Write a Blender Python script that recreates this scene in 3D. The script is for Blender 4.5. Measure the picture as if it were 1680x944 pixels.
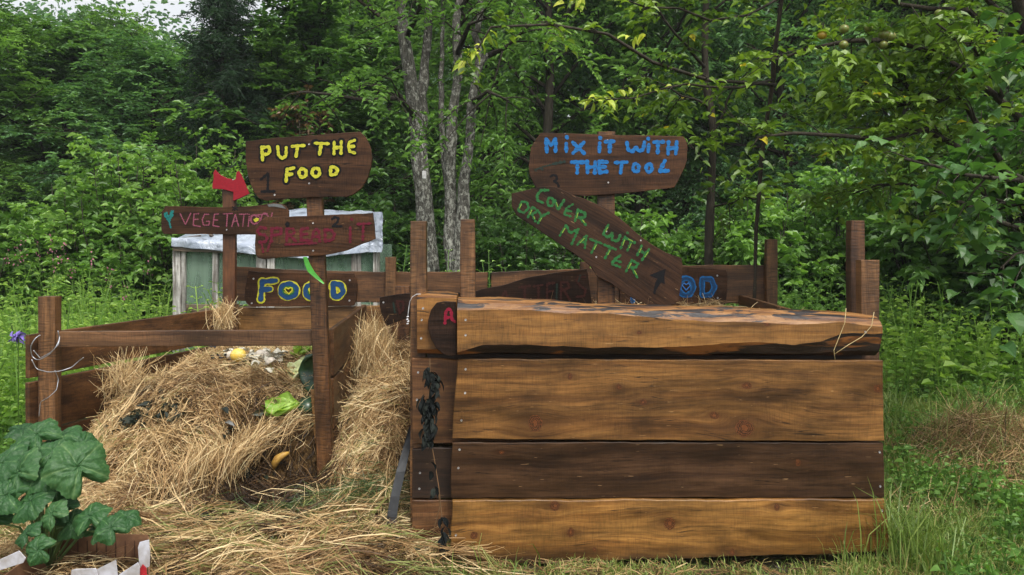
import bpy, math, random
import numpy as np
from math import radians as R, pi, sin, cos

# ---------------------------------------------------------------- camera, sky, sun, exposure
for o in list(bpy.data.objects): bpy.data.objects.remove(o)
scene = bpy.context.scene
COL = scene.collection
F = 1300.0; HY = 400.0; CX = 840.0; CH = 1.4      # focal length / horizon of the 1680 px photograph, eye height
cam_d = bpy.data.cameras.new('camera'); cam = bpy.data.objects.new('camera', cam_d); COL.objects.link(cam)
cam_d.sensor_width = 36; cam_d.lens = F/1680*36; cam_d.shift_y = -(472-HY)/1680
cam_d.clip_end = 600; cam_d.clip_start = 0.05
cam.location = (0, 0, CH); cam.rotation_euler = (R(90), 0, 0)
cam_d.dof.use_dof = False
scene.camera = cam
SUN_EL, SUN_AZ = 58, 160
world = bpy.data.worlds.new('World'); scene.world = world; world.use_nodes = True
wn = world.node_tree.nodes; wl = world.node_tree.links
bg = wn['Background']
sky = wn.new('ShaderNodeTexSky'); sky.sky_type = 'NISHITA'; sky.sun_disc = False
sky.sun_elevation = R(SUN_EL); sky.sun_rotation = R(SUN_AZ)
sky.air_density = 1.0; sky.dust_density = 4.0; sky.ozone_density = 1.0
hs = wn.new('ShaderNodeHueSaturation'); hs.inputs['Saturation'].default_value = 0.15
wl.new(sky.outputs[0], hs.inputs['Color']); wl.new(hs.outputs[0], bg.inputs['Color'])
bg.inputs['Strength'].default_value = 0.13
sd = bpy.data.lights.new('sun', 'SUN'); sun = bpy.data.objects.new('sun', sd); COL.objects.link(sun)
sd.energy = 1.5; sd.angle = R(14); sd.color = (1.0, 0.96, 0.88)
_az = R(SUN_AZ); _el = R(SUN_EL)
# sun direction: azimuth measured clockwise from +Y
from mathutils import Vector
sdir = Vector((sin(_az)*cos(_el), cos(_az)*cos(_el), sin(_el)))
sun.rotation_euler = sdir.to_track_quat('Z', 'Y').to_euler()
sun.location = sdir*50
vs = scene.view_settings
vs.view_transform = 'Standard'; vs.look = 'None'; vs.gamma = 1.0; vs.exposure = 1.0; vs.use_curve_mapping = False
scene.render.engine = 'CYCLES'
scene.cycles.max_bounces = 6; scene.cycles.transparent_max_bounces = 8
scene.cycles.diffuse_bounces = 3; scene.cycles.glossy_bounces = 2; scene.cycles.transmission_bounces = 3

rng = np.random.default_rng(7)

# ---------------------------------------------------------------- helpers
def P(px, py, d):                       # pixel of the photograph at real distance d -> world point
    return np.array([(px-CX)/F*d, d, CH-(py-HY)/F*d])
def norm(v):
    v = np.asarray(v, float); return v/np.maximum(np.linalg.norm(v, axis=-1, keepdims=True), 1e-9)
def wloc(o):
    return np.zeros(3) if o is None else (np.array(o['_w']) if '_w' in o else np.zeros(3))
def mesh_obj(name, V, FACES, mats, parent=None, mi=None, attr=None, smooth=False, loc=None):
    """V (n,3) world coordinates, FACES list of tuples or (verts-flat, counts)."""
    V = np.asarray(V, float)
    base = wloc(parent) if parent is not None else (np.array(loc, float) if loc is not None else np.zeros(3))
    me = bpy.data.meshes.new(name)
    L = V - base
    if isinstance(FACES, tuple):
        flat, cnt = FACES
    else:
        cnt = np.array([len(f) for f in FACES], np.int32)
        flat = np.fromiter((i for f in FACES for i in f), np.int32, int(cnt.sum()))
    me.vertices.add(len(L)); me.vertices.foreach_set('co', L.astype(np.float32).ravel())
    me.loops.add(len(flat)); me.loops.foreach_set('vertex_index', np.asarray(flat, np.int32))
    me.polygons.add(len(cnt))
    st = np.concatenate([[0], np.cumsum(cnt)[:-1]]).astype(np.int32)
    me.polygons.foreach_set('loop_start', st); me.polygons.foreach_set('loop_total', np.asarray(cnt, np.int32))
    if mi is not None: me.polygons.foreach_set('material_index', np.asarray(mi, np.int32))
    me.update(calc_edges=True)
    me.polygons.foreach_set('use_smooth', np.full(len(cnt), bool(smooth)))
    if attr is not None:
        a = me.attributes.new('v', 'FLOAT', 'POINT'); a.data.foreach_set('value', np.asarray(attr, np.float32))
    for m in (mats if isinstance(mats, (list, tuple)) else [mats]): me.materials.append(m)
    me.validate()
    o = bpy.data.objects.new(name, me); COL.objects.link(o)
    if parent is not None:
        o.parent = parent; o['_w'] = list(base)
    else:
        o.location = base; o['_w'] = list(base)
    return o
def tag(o, label=None, cat=None, group=None, kind=None):
    if label: o['label'] = label
    if cat: o['category'] = cat
    if group: o['group'] = group
    if kind: o['kind'] = kind
    return o
def thing(name, loc, label, cat, group=None):
    o = bpy.data.objects.new(name, None); COL.objects.link(o); o.location = loc; o['_w'] = [float(c) for c in loc]
    o.empty_display_size = 0.1
    return tag(o, label, cat, group)
def copy_tree(o, loc, rz=0, s=1.0, label=None):
    c = o.copy(); COL.objects.link(c); c.location = loc; c.rotation_euler = (0, 0, rz)
    c.scale = (s, s, s) if not isinstance(s, tuple) else s
    if label: c['label'] = label
    for ch in o.children:
        d = ch.copy(); COL.objects.link(d); d.parent = c
        for g in ch.children:
            e = g.copy(); COL.objects.link(e); e.parent = d
    return c

class MB:
    def __init__(s): s.V = []; s.F = []; s.M = []; s.n = 0; s.A = []
    def add(s, V, Fc, m=0, a=None):
        V = np.asarray(V, float); s.V.append(V); s.F += [tuple(int(i)+s.n for i in f) for f in Fc]
        s.M += [m]*len(Fc); s.A.append(np.full(len(V), 0.5) if a is None else np.broadcast_to(a, len(V))); s.n += len(V)
    def box(s, c, h, rot=None, m=0, ch=0.0):
        """box with chamfered edges; c centre, h half sizes, rot 3x3"""
        h = np.array(h, float)
        if ch <= 0:
            sg = np.array([(x, y, z) for x in (-1, 1) for y in (-1, 1) for z in (-1, 1)], float)
            V = sg*h; Fc = [(0,1,3,2),(4,6,7,5),(0,4,5,1),(2,3,7,6),(0,2,6,4),(1,5,7,3)]
        else:
            V = []; idx = {}
            for x in (-1, 1):
                for y in (-1, 1):
                    for z in (-1, 1):
                        for ax in range(3):
                            p = np.array([x, y, z])*(h-ch); p[ax] = (x, y, z)[ax]*h[ax]
                            idx[(x, y, z, ax)] = len(V); V.append(p)
            V = np.array(V); Fc = []
            for ax in range(3):
                b, c2 = [(1, 2), (0, 2), (0, 1)][ax]
                for sg in (-1, 1):
                    q = []
                    for (i, j) in ((-1,-1),(1,-1),(1,1),(-1,1)):
                        k = [0, 0, 0]; k[ax] = sg; k[b] = i; k[c2] = j; q.append(idx[(k[0], k[1], k[2], ax)])
                    Fc.append(q)
            for a1 in range(3):
                for a2 in range(a1+1, 3):
                    a3 = 3-a1-a2
                    for s1 in (-1, 1):
                        for s2 in (-1, 1):
                            k = [0, 0, 0]; k[a1] = s1; k[a2] = s2
                            k[a3] = -1; lo = tuple(k); k[a3] = 1; hi = tuple(k)
                            Fc.append([idx[lo+(a1,)], idx[hi+(a1,)], idx[hi+(a2,)], idx[lo+(a2,)]])
            for x in (-1, 1):
                for y in (-1, 1):
                    for z in (-1, 1): Fc.append([idx[(x,y,z,0)], idx[(x,y,z,1)], idx[(x,y,z,2)]])
            # orient outward
            F2 = []
            for f in Fc:
                q = V[f]; nn = np.cross(q[1]-q[0], q[2]-q[0])
                F2.append(f if np.dot(nn, q.mean(0)) > 0 else f[::-1])
            Fc = F2
        if rot is not None: V = V @ np.array(rot).T
        s.add(V+np.array(c), Fc, m)
    def beam(s, a, b, w, t, up=(0, 0, 1), m=0, ch=0.003):
        """rectangular beam a->b; w = size along 'up', t = the other"""
        a = np.array(a, float); b = np.array(b, float); L = np.linalg.norm(b-a); d = (b-a)/L
        u = np.array(up, float); u = norm(u-d*np.dot(u, d)); sd_ = np.cross(d, u)
        s.box((a+b)/2, (L/2, t/2, w/2), np.stack([d, sd_, u], 1), m, ch)
    def prism(s, O, y0, y1, m=0, ch=0.004):
        """O: outline (x,z) list, extruded y0 (front, nearer) .. y1, with a chamfered front rim"""
        O = np.array(O, float)
        area = 0.5*np.sum(O[:, 0]*np.roll(O[:, 1], -1)-np.roll(O[:, 0], -1)*O[:, 1])
        if area < 0: O = O[::-1]
        n = len(O); e1 = norm(O-np.roll(O, 1, 0)); e2 = norm(np.roll(O, -1, 0)-O)
        nr = norm(np.stack([-(e1+e2)[:, 1], (e1+e2)[:, 0]], 1))
        I = O+nr*ch
        V = np.concatenate([np.c_[I[:, 0], np.full(n, y0), I[:, 1]], np.c_[O[:, 0], np.full(n, y0+ch), O[:, 1]],
                            np.c_[O[:, 0], np.full(n, y1-ch), O[:, 1]], np.c_[I[:, 0], np.full(n, y1), I[:, 1]]])
        Fc = [tuple(range(n)), tuple(3*n+i for i in range(n))[::-1]]
        for k in range(3):
            for i in range(n):
                j = (i+1) % n; Fc.append((k*n+j, k*n+i, (k+1)*n+i, (k+1)*n+j))
        s.add(V, Fc, m)
    def tube(s, pts, r, n=6, m=0, cap=True, a=None):
        pts = np.array(pts, float); k = len(pts); r = np.broadcast_to(r, k)
        T = np.gradient(pts, axis=0); T = norm(T)
        ref = np.array([0.3, 0.2, 0.93]) if abs(T[0, 2]) < .8 else np.array([1., 0.1, 0])
        U = norm(np.cross(T, ref)); W = np.cross(T, U)
        an = np.arange(n)/n*2*pi
        V = pts[:, None]+r[:, None, None]*(U[:, None]*np.cos(an)[None, :, None]+W[:, None]*np.sin(an)[None, :, None])
        V = V.reshape(-1, 3); Fc = []
        for i in range(k-1):
            for j in range(n):
                q = (j+1) % n; Fc.append((i*n+j, i*n+q, (i+1)*n+q, (i+1)*n+j))
        if cap: Fc += [tuple(range(n))[::-1], tuple((k-1)*n+i for i in range(n))]
        s.add(V, Fc, m, a)
    def blob(s, c, h, rough=.15, n=10, m=0, seed=0, rot=None):
        g = np.random.default_rng(seed); V = []; Fc = []
        ph = g.random(6)*6
        for i in range(n+1):
            th = pi*i/n
            for j in range(2*n):
                p = pi*j/n
                d = np.array([sin(th)*cos(p), sin(th)*sin(p), cos(th)])
                f = 1+rough*(sin(3*d[0]+ph[0]+2*d[1])+sin(4*d[1]+ph[1])*.7+sin(5*d[2]+ph[2]+3*d[0])*.6)*.6
                V.append(d*f*np.array(h))
        for i in range(n):
            for j in range(2*n):
                q = (j+1) % (2*n); Fc.append((i*2*n+j, (i+1)*2*n+j, (i+1)*2*n+q, i*2*n+q))
        V = np.array(V)
        if rot is not None: V = V @ np.array(rot).T
        s.add(V+np.array(c), Fc, m)
    def build(s, name, mats, parent=None, smooth=False, loc=None, attr=False):
        return mesh_obj(name, np.concatenate(s.V), s.F, mats, parent, s.M, np.concatenate(s.A) if attr else None, smooth, loc)

def rotz(a): return np.array([[cos(a), -sin(a), 0], [sin(a), cos(a), 0], [0, 0, 1]])
def fbm(x, y, s=1.0, seed=0, oct=4):
    g = np.random.default_rng(seed); v = 0; a = 1; tot = 0
    for o in range(oct):
        for k in range(4):
            th = g.random()*2*pi; ph = g.random()*2*pi
            v = v+a*np.sin((x*np.cos(th)+y*np.sin(th))*s*(1+.3*k)*2+ph)*.5
        tot += a; a *= .5; s *= 2.1
    return v/tot/1.4
def sstep(a, b, x):
    t = np.clip((x-a)/(b-a), 0, 1); return t*t*(3-2*t)

# ---------------------------------------------------------------- materials
def new_mat(name):
    m = bpy.data.materials.new(name); m.use_nodes = True
    nt = m.node_tree; nt.nodes.clear(); out = nt.nodes.new('ShaderNodeOutputMaterial')
    return m, nt, out
class G:
    def __init__(s, nt): s.nt = nt
    def _set(s, sock, v):
        if v is None: return
        if hasattr(v, 'links') or hasattr(v, 'is_linked'): s.nt.links.new(v, sock)
        else: sock.default_value = v
    def math(s, op, a, b=None, c=None, clamp=False):
        n = s.nt.nodes.new('ShaderNodeMath'); n.operation = op; n.use_clamp = clamp
        s._set(n.inputs[0], a)
        if b is not None: s._set(n.inputs[1], b)
        if c is not None: s._set(n.inputs[2], c)
        return n.outputs[0]
    def dot(s, v, w):
        n = s.nt.nodes.new('ShaderNodeVectorMath'); n.operation = 'DOT_PRODUCT'; s._set(n.inputs[0], v); n.inputs[1].default_value = w
        return n.outputs['Value']
    def vec(s, x, y, z):
        n = s.nt.nodes.new('ShaderNodeCombineXYZ'); s._set(n.inputs[0], x); s._set(n.inputs[1], y); s._set(n.inputs[2], z); return n.outputs[0]
    def noise(s, v, sc=1, det=3, ro=.5, dist=0):
        n = s.nt.nodes.new('ShaderNodeTexNoise'); s._set(n.inputs['Vector'], v); n.inputs['Scale'].default_value = sc
        n.inputs['Detail'].default_value = det; n.inputs['Roughness'].default_value = ro; n.inputs['Distortion'].default_value = dist
        return n.outputs[0]
    def ramp(s, f, stops):
        n = s.nt.nodes.new('ShaderNodeValToRGB'); s._set(n.inputs[0], f); e = n.color_ramp.elements
        while len(e) > 1: e.remove(e[-1])
        for i, (p, c) in enumerate(stops):
            q = e[0] if i == 0 else e.new(p); q.position = p
            q.color = (c, c, c, 1) if not isinstance(c, tuple) else (c[0], c[1], c[2], 1)
        return n.outputs[0]
    def mix(s, f, a, b, mode='MIX'):
        n = s.nt.nodes.new('ShaderNodeMix'); n.data_type = 'RGBA'; n.blend_type = mode
        s._set(n.inputs[0], f)
        for k, v in ((6, a), (7, b)):
            if isinstance(v, tuple): v = (v[0], v[1], v[2], 1)
            elif isinstance(v, (int, float)): v = (v, v, v, 1)
            s._set(n.inputs[k], v)
        return n.outputs[2]
    def bump(s, h, st=.3, dist=.003):
        n = s.nt.nodes.new('ShaderNodeBump'); n.inputs['Strength'].default_value = st; n.inputs['Distance'].default_value = dist
        s._set(n.inputs['Height'], h); return n.outputs[0]
    def bsdf(s, col, rough=.6, spec=.5, normal=None, metal=0):
        n = s.nt.nodes.new('ShaderNodeBsdfPrincipled')
        if isinstance(col, tuple): col = (col[0], col[1], col[2], 1)
        s._set(n.inputs['Base Color'], col); s._set(n.inputs['Roughness'], rough); n.inputs['Specular IOR Level'].default_value = spec
        n.inputs['Metallic'].default_value = metal
        if normal is not None: s._set(n.inputs['Normal'], normal)
        return n
    def coord(s, w='Object'):
        n = s.nt.nodes.new('ShaderNodeTexCoord'); return n.outputs[w]
    def rand(s):
        return s.nt.nodes.new('ShaderNodeObjectInfo').outputs['Random']
    def attr(s, nm='v'):
        n = s.nt.nodes.new('ShaderNodeAttribute'); n.attribute_name = nm; return n.outputs['Fac']

def wood(name, cd, cm, cl, axis='x', stain=.5, saw=.3, knots=(), rough=.6, stain_col=(.012, .007, .004), ring=16, sheen=.4, edge=None, fiber=.5, ssc=1.0, sawf=210, wet=None, vary=.5):
    m, nt, out = new_mat(name); g = G(nt); co = g.coord()
    ax = {'x': ((1,0,0),(0,0,1),(0,1,0)), 'z': ((0,0,1),(1,0,0),(0,1,0)), 'y': ((0,1,0),(0,0,1),(1,0,0))}
    if isinstance(axis, str): U, Vv, W = ax[axis]
    else: U, Vv, W = (cos(axis), 0, sin(axis)), (-sin(axis), 0, cos(axis)), (0, 1, 0)
    u = g.dot(co, U); v = g.dot(co, Vv); w = g.dot(co, W); r = g.rand()
    ur = g.math('MULTIPLY_ADD', r, 37.0, u); vr = g.math('MULTIPLY_ADD', r, 11.0, v)
    wp = g.noise(g.vec(g.math('MULTIPLY', ur, .9), g.math('MULTIPLY', vr, 2.2), w), 1, 2)
    v2 = g.math('MULTIPLY_ADD', wp, .12, vr)
    kmask = khalo = kring = None
    for (kx, kz, kr) in knots:
        kr = kr*1.0
        uk = kx*U[0]+kz*U[2]; vk = kx*Vv[0]+kz*Vv[2]
        du = g.math('SUBTRACT', u, uk); dv = g.math('SUBTRACT', v, vk)
        a = g.math('MULTIPLY', du, 1/(kr*4.5)); b = g.math('MULTIPLY', dv, 1/(kr*2.6))
        e = g.math('EXPONENT', g.math('MULTIPLY', g.math('ADD', g.math('MULTIPLY', a, a), g.math('MULTIPLY', b, b)), -1.0))
        v2 = g.math('MULTIPLY_ADD', g.math('MULTIPLY', dv, e), -.9, v2)
        a = g.math('MULTIPLY', du, 1/(kr*4.2)); b = g.math('MULTIPLY', dv, 1/(kr*1.5))
        h_ = g.math('EXPONENT', g.math('MULTIPLY', g.math('ADD', g.math('MULTIPLY', a, a), g.math('MULTIPLY', b, b)), -1.0))
        khalo = h_ if khalo is None else g.math('MAXIMUM', khalo, h_)
        ka = .8+.5*((kx*37.7) % 1); kb = .8+.6*((kx*91.3) % 1)
        a = g.math('MULTIPLY', du, 1/(kr*ka)); b = g.math('MULTIPLY', dv, 1/(kr*kb))
        dd = g.math('SQRT', g.math('ADD', g.math('MULTIPLY', a, a), g.math('MULTIPLY', b, b)))
        dd = g.math('ADD', dd, g.math('MULTIPLY', g.math('SUBTRACT', g.noise(co, 55, 5, .7), .5), 1.1))
        mk = g.math('SUBTRACT', 1.35, dd, clamp=True)
        kmask = mk if kmask is None else g.math('MAXIMUM', kmask, mk)
    gr = g.noise(g.vec(g.math('MULTIPLY', ur, .8), g.math('MULTIPLY', v2, ring), g.math('MULTIPLY', w, ring)), 1, 9, .72)
    col = g.ramp(gr, [(.30, cd), (.44, cm), (.54, cl), (.62, cm), (.76, cd)])
    # growth rings cut lengthwise, wandering lines
    rw = g.noise(g.vec(g.math('MULTIPLY', ur, .7), g.math('MULTIPLY', vr, 3.2), w), 1, 3, .5)
    ph = g.math('MULTIPLY_ADD', v2, ring*3.2, g.math('MULTIPLY', rw, 9.0))
    sn = g.math('SINE', g.math('MULTIPLY', ph, 6.283)); sn = g.math('MULTIPLY_ADD', sn, .5, .5)
    amp = g.ramp(g.noise(g.vec(g.math('MULTIPLY', ur, 2.0), g.math('MULTIPLY', vr, 9), w), 1, 3), [(.35, 0.0), (.65, .5)])
    col = g.mix(amp, col, g.ramp(sn, [(0.0, .42), (.35, .95), (1.0, 1.12)]), 'MULTIPLY')
    blo = g.noise(g.vec(g.math('MULTIPLY', ur, 2.3), g.math('MULTIPLY', v2, 19), w), 1, 9, .66)
    cld = g.noise(g.vec(g.math('MULTIPLY', ur, 2.6), g.math('MULTIPLY', vr, 4.5), 2.0), 1, 7, .6)
    col = g.mix(.9, col, g.ramp(cld, [(.36, .42), (.5, .95), (.62, 1.18)]), 'MULTIPLY')
    col = g.mix(.6, col, g.ramp(blo, [(.34, .38), (.5, .95), (.66, 1.45)]), 'MULTIPLY')
    ck = g.noise(g.vec(g.math('MULTIPLY', ur, 1.3), g.math('MULTIPLY', v2, 34), g.math('MULTIPLY', w, 34)), 1, 3, .55)
    ckl = g.math('ABSOLUTE', g.math('SUBTRACT', ck, .5)); ckm = g.ramp(g.noise(g.vec(g.math('MULTIPLY', ur, 2.6), g.math('MULTIPLY', vr, 7), 4.0), 1, 3), [(.52, 0.0), (.6, 1.0)])
    col = g.mix(g.math('MULTIPLY', g.ramp(ckl, [(0.004, .85), (.012, 0.0)]), ckm), col, (.008, .005, .003))
    tint = g.math('MULTIPLY_ADD', g.math('FRACT', g.math('MULTIPLY', r, 13.7)), vary, 1-vary*.55)
    col = g.mix(1.0, col, g.vec(tint, tint, tint), 'MULTIPLY')
    fb = g.noise(g.vec(g.math('MULTIPLY', ur, 7), g.math('MULTIPLY', v2, 230), g.math('MULTIPLY', w, 230)), 1, 2)
    col = g.mix(fiber, col, g.ramp(fb, [(.25, .45), (.5, 1.0), (.75, 1.25)]), 'MULTIPLY')
    sw = g.noise(g.vec(g.math('MULTIPLY', ur, sawf), g.math('MULTIPLY', vr, 16), w), 1, 2, .5)
    swm = g.noise(g.vec(g.math('MULTIPLY', ur, 2.5), g.math('MULTIPLY', vr, 2.5), w), 1, 1)
    col = g.mix(g.math('MULTIPLY', g.ramp(swm, [(.3, .3), (.7, 1.0)]), saw), col, g.ramp(sw, [(.32, .2), (.5, 1.0), (.68, 1.3)]), 'MULTIPLY')
    stn = g.noise(g.vec(g.math('MULTIPLY', ur, 1.6*ssc), g.math('MULTIPLY', vr, 8*ssc), w), 1, 9, .66)
    stm = g.math('MULTIPLY', g.ramp(stn, [(.44, 0.0), (.60, 1.0)]), stain)
    col = g.mix(stm, col, g.mix(.25, stain_col, col))
    spk = g.noise(g.vec(g.math('MULTIPLY', ur, 9), g.math('MULTIPLY', vr, 55), w), 1, 3, .6)
    col = g.mix(g.math('MULTIPLY', g.ramp(spk, [(.66, 0.0), (.72, 1.0)]), .55), col, stain_col)
    nk = g.noise(g.vec(g.math('MULTIPLY', ur, 14), g.math('MULTIPLY', vr, 120), g.math('MULTIPLY', w, 9)), 1, 2, .5)
    col = g.mix(g.math('MULTIPLY', g.ramp(nk, [(.735, 0.0), (.755, 1.0)]), .5), col, g.mix(.5, cl, (.6, .38, .18)))
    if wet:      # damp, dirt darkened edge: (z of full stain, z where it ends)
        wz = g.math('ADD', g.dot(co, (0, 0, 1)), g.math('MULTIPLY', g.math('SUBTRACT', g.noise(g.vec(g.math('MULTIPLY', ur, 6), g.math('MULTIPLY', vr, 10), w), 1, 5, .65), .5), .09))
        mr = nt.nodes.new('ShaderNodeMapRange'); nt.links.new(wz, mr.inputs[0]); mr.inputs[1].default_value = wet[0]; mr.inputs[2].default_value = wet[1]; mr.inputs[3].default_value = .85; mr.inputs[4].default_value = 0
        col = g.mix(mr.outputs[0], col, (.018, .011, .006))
    if kmask is not None:
        kr_ = g.math('MULTIPLY_ADD', g.math('SINE', g.math('MULTIPLY', kmask, 26.0)), .35, g.noise(g.vec(g.math('MULTIPLY', u, 90), g.math('MULTIPLY', v, 90), 0.0), 1, 4, .7))
        col = g.mix(g.math('MULTIPLY', khalo, g.math('MULTIPLY_ADD', blo, .9, .05)), col, (.035, .014, .006))
        col = g.mix(g.ramp(kmask, [(.12, 0.0), (.32, .9)]), col, g.mix(g.ramp(kr_, [(.3, 0.0), (.8, 1.0)]), (.014, .006, .003), (.14, .045, .013)))
    h = g.math('ADD', g.math('MULTIPLY', gr, .6), g.math('ADD', g.math('MULTIPLY', fb, .35), g.math('MULTIPLY', sw, saw*.8)))
    rg = g.ramp(stn, [(.4, rough), (.65, rough*.6)])
    b = g.bsdf(col, rg, sheen, g.bump(h, .55, .004))
    nt.links.new(b.outputs[0], out.inputs[0]); return m

def simple(name, c, rough=.6, spec=.4, var=.25, sc=20, metal=0, bump=.2, c2=None):
    m, nt, out = new_mat(name); g = G(nt); co = g.coord()
    n = g.noise(co, sc, 4, .6)
    c2 = c2 or tuple(x*(1-var*1.6) for x in c)
    col = g.mix(g.ramp(n, [(.35, 0.0), (.65, 1.0)]), c, c2)
    b = g.bsdf(col, rough, spec, g.bump(n, bump, .004), metal); nt.links.new(b.outputs[0], out.inputs[0]); return m

def leaf_mat(name, c0, c1, c2, rough=.42, trans=.35, vein=False, spec=.45, yel=None):
    """v attribute picks a tint between c0 (dark) c1 and c2 (light)"""
    m, nt, out = new_mat(name); g = G(nt); v = g.attr(); co = g.coord()
    n = g.noise(co, 1.1, 2)
    f = g.math('ADD', v, g.math('MULTIPLY', g.math('SUBTRACT', n, .5), .5), clamp=True)
    col = g.ramp(f, [(0, c0), (.5, c1), (.95, c2)])
    if yel: col = g.mix(g.math('GREATER_THAN', v, .992), col, yel)
    b = g.bsdf(col, rough, spec)
    t = nt.nodes.new('ShaderNodeBsdfTranslucent')
    tc = g.mix(1.0, col, (1.15, 1.25, .5), 'MULTIPLY'); nt.links.new(tc, t.inputs[0])
    mx = nt.nodes.new('ShaderNodeMixShader'); mx.inputs[0].default_value = trans
    nt.links.new(b.outputs[0], mx.inputs[1]); nt.links.new(t.outputs[0], mx.inputs[2]); nt.links.new(mx.outputs[0], out.inputs[0])
    return m
def bark_mat(name, cd, cl, patch=None, pth=.5, sc=9):
    m, nt, out = new_mat(name); g = G(nt); co = g.coord()
    x = g.dot(co, (1,0,0)); y = g.dot(co, (0,1,0)); z = g.dot(co, (0,0,1))
    n = g.noise(g.vec(x, y, g.math('MULTIPLY', z, .3)), sc*3, 5, .65)
    col = g.ramp(n, [(.3, cd), (.7, cl)])
    if patch:
        pn = g.math('SUBTRACT', g.noise(g.vec(x, y, g.math('MULTIPLY', z, .7)), sc*2.4, 6, .8), g.math('MULTIPLY', g.math('SUBTRACT', z, 1.6), .022, clamp=False))
        col = g.mix(g.ramp(pn, [(pth-.02, 0.0), (pth+.05, 1.0)]), col, patch)
        ck = g.noise(g.vec(g.math('MULTIPLY', x, 60), g.math('MULTIPLY', y, 60), g.math('MULTIPLY', z, 14)), 1, 4, .7)
        col = g.mix(g.ramp(ck, [(.38, .9), (.50, 0.0)]), col, (.02, .018, .014))
        gn = g.noise(co, 2.3, 4, .6)
        col = g.mix(g.ramp(gn, [(.6, 0.0), (.68, .8)]), col, (.02, .018, .014))
    b = g.bsdf(col, .85, .2, g.bump(n, .8, .02)); nt.links.new(b.outputs[0], out.inputs[0]); return m
# ---------------------------------------------------------------- terrain
def ground_z(x, y):
    x = np.asarray(x, float); y = np.asarray(y, float)
    z = .03*fbm(x, y, .8, 3)*sstep(2, 5, y) + .012*fbm(x, y, 3.5, 4)
    z = z + .045*np.maximum(0, y-9) + 0.10*np.maximum(0, y-30) + .25*fbm(x, y, .12, 5)*sstep(8, 20, y)
    z = z + .16*sstep(2.0, 3.4, x)*sstep(4.2, 6.5, y)*(1-.5*sstep(9, 14, y))
    z = z-.04*(1-sstep(3.45, 3.7, y))
    return z
ys = np.concatenate([np.linspace(-60, -4, 12), np.linspace(-3, 14, 150), np.linspace(14.6, 60, 60), np.linspace(64, 240, 24)])
xs = np.concatenate([np.linspace(-160, -24, 20), np.linspace(-22, -5, 50), np.linspace(-4.8, 4.8, 110), np.linspace(5, 22, 50), np.linspace(24, 160, 20)])
XX, YY = np.meshgrid(xs, ys)
ZZ = ground_z(XX, YY)
def grid_faces(ny, nx):
    i = np.arange((ny-1)*(nx-1)); r = i//(nx-1); c = i % (nx-1); a = r*nx+c
    return np.stack([a, a+1, a+nx+1, a+nx], 1).astype(np.int32)
gf = grid_faces(len(ys), len(xs))
m, nt, out = new_mat('ground_soil'); g = G(nt); co = g.coord()
n1 = g.noise(co, 1.3, 5, .6); n2 = g.noise(co, 26, 4, .7)
c = g.mix(g.ramp(n1, [(.38, 0.0), (.62, 1.0)]), (.045, .058, .016), (.022, .016, .009))
c = g.mix(g.ramp(n2, [(.45, 0.0), (.65, .8)]), c, (.085, .06, .028))
b = g.bsdf(c, .9, .2, g.bump(n2, .8, .03)); nt.links.new(b.outputs[0], out.inputs[0])
tag(mesh_obj('ground', np.c_[XX.ravel(), YY.ravel(), ZZ.ravel()], (gf.ravel(), np.full(len(gf), 4)), m, smooth=True), kind='structure')

# ---------------------------------------------------------------- plant generators
def leaves_geo(Pp, D, ln, wd, g, up=.6, fold=.25, v=None, droop=.25, fine=False):
    """folded pointed leaves, 6 verts / 2 quads each"""
    n = len(Pp); D = norm(D)
    ln = np.broadcast_to(ln, n)[:, None]*(.7+.6*g.random((n, 1))); wd = ln*wd
    rnd = norm(g.normal(size=(n, 3))); upv = norm(rnd*(1-up)+np.array([0, 0, 1.])*up)
    S = norm(np.cross(D, upv)); N = np.cross(S, D)
    N = N*np.sign(N[:, 2:3]+1e-6)
    dz = np.array([0, 0, -1.])*droop
    if fine:
        k = 6; t = np.linspace(0, 1, k); prof = np.array([.04, .78, 1.0, .88, .52, .03])*.5; L = []
        cv = (g.random((n, 1))-.5)*.5
        for i in range(k):
            c = Pp+D*ln*t[i]+np.array([0, 0, -1.])*droop*ln*t[i]**2+N*ln*.10*np.sin(t[i]*pi)+S*ln*cv*t[i]*(1-t[i])
            for sgn in (1, 0, -1): L.append(c+S*wd*prof[i]*sgn*(1+.12*np.sin(i*2.3+sgn))+N*wd*(fold*abs(sgn)*prof[i]*2+.05*np.sin(i*2.1+sgn)*abs(sgn)))
        V = np.stack(L, 1).reshape(-1, 3); f = []
        for i in range(k-1):
            for j in (0, 1): f.append([i*3+j, i*3+j+1, (i+1)*3+j+1, (i+1)*3+j])
        Fc = (np.arange(n)[:, None]*(3*k)+np.array(f).ravel()[None]).reshape(-1, 4)
        if v is None: v = g.random(n)
        A = np.repeat(v, 3*k).reshape(n, k, 3); A[:, :, 1] = np.clip(A[:, :, 1]+.16, 0, .97)*(A[:, :, 1] < .99)+A[:, :, 1]*(A[:, :, 1] >= .99)
        return V, Fc.astype(np.int64), A.ravel()
    b = Pp; a1 = Pp+D*ln*.33+N*ln*.05; a2 = Pp+D*ln*.7+dz*ln*.25; t = Pp+D*ln+dz*ln
    l1 = a1+S*wd*.5+N*wd*fold; r1 = a1-S*wd*.5+N*wd*fold; l2 = a2+S*wd*.36+N*wd*fold*.7; r2 = a2-S*wd*.36+N*wd*fold*.7
    V = np.stack([b, l1, l2, t, r2, r1], 1).reshape(-1, 3)
    base = np.arange(n)[:, None]*6
    Fc = np.concatenate([base+np.array([0, 1, 2, 3]), base+np.array([0, 3, 4, 5])], 1).reshape(-1, 4)
    if v is None: v = g.random(n)
    return V, Fc.astype(np.int64), np.repeat(v, 6)

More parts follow.
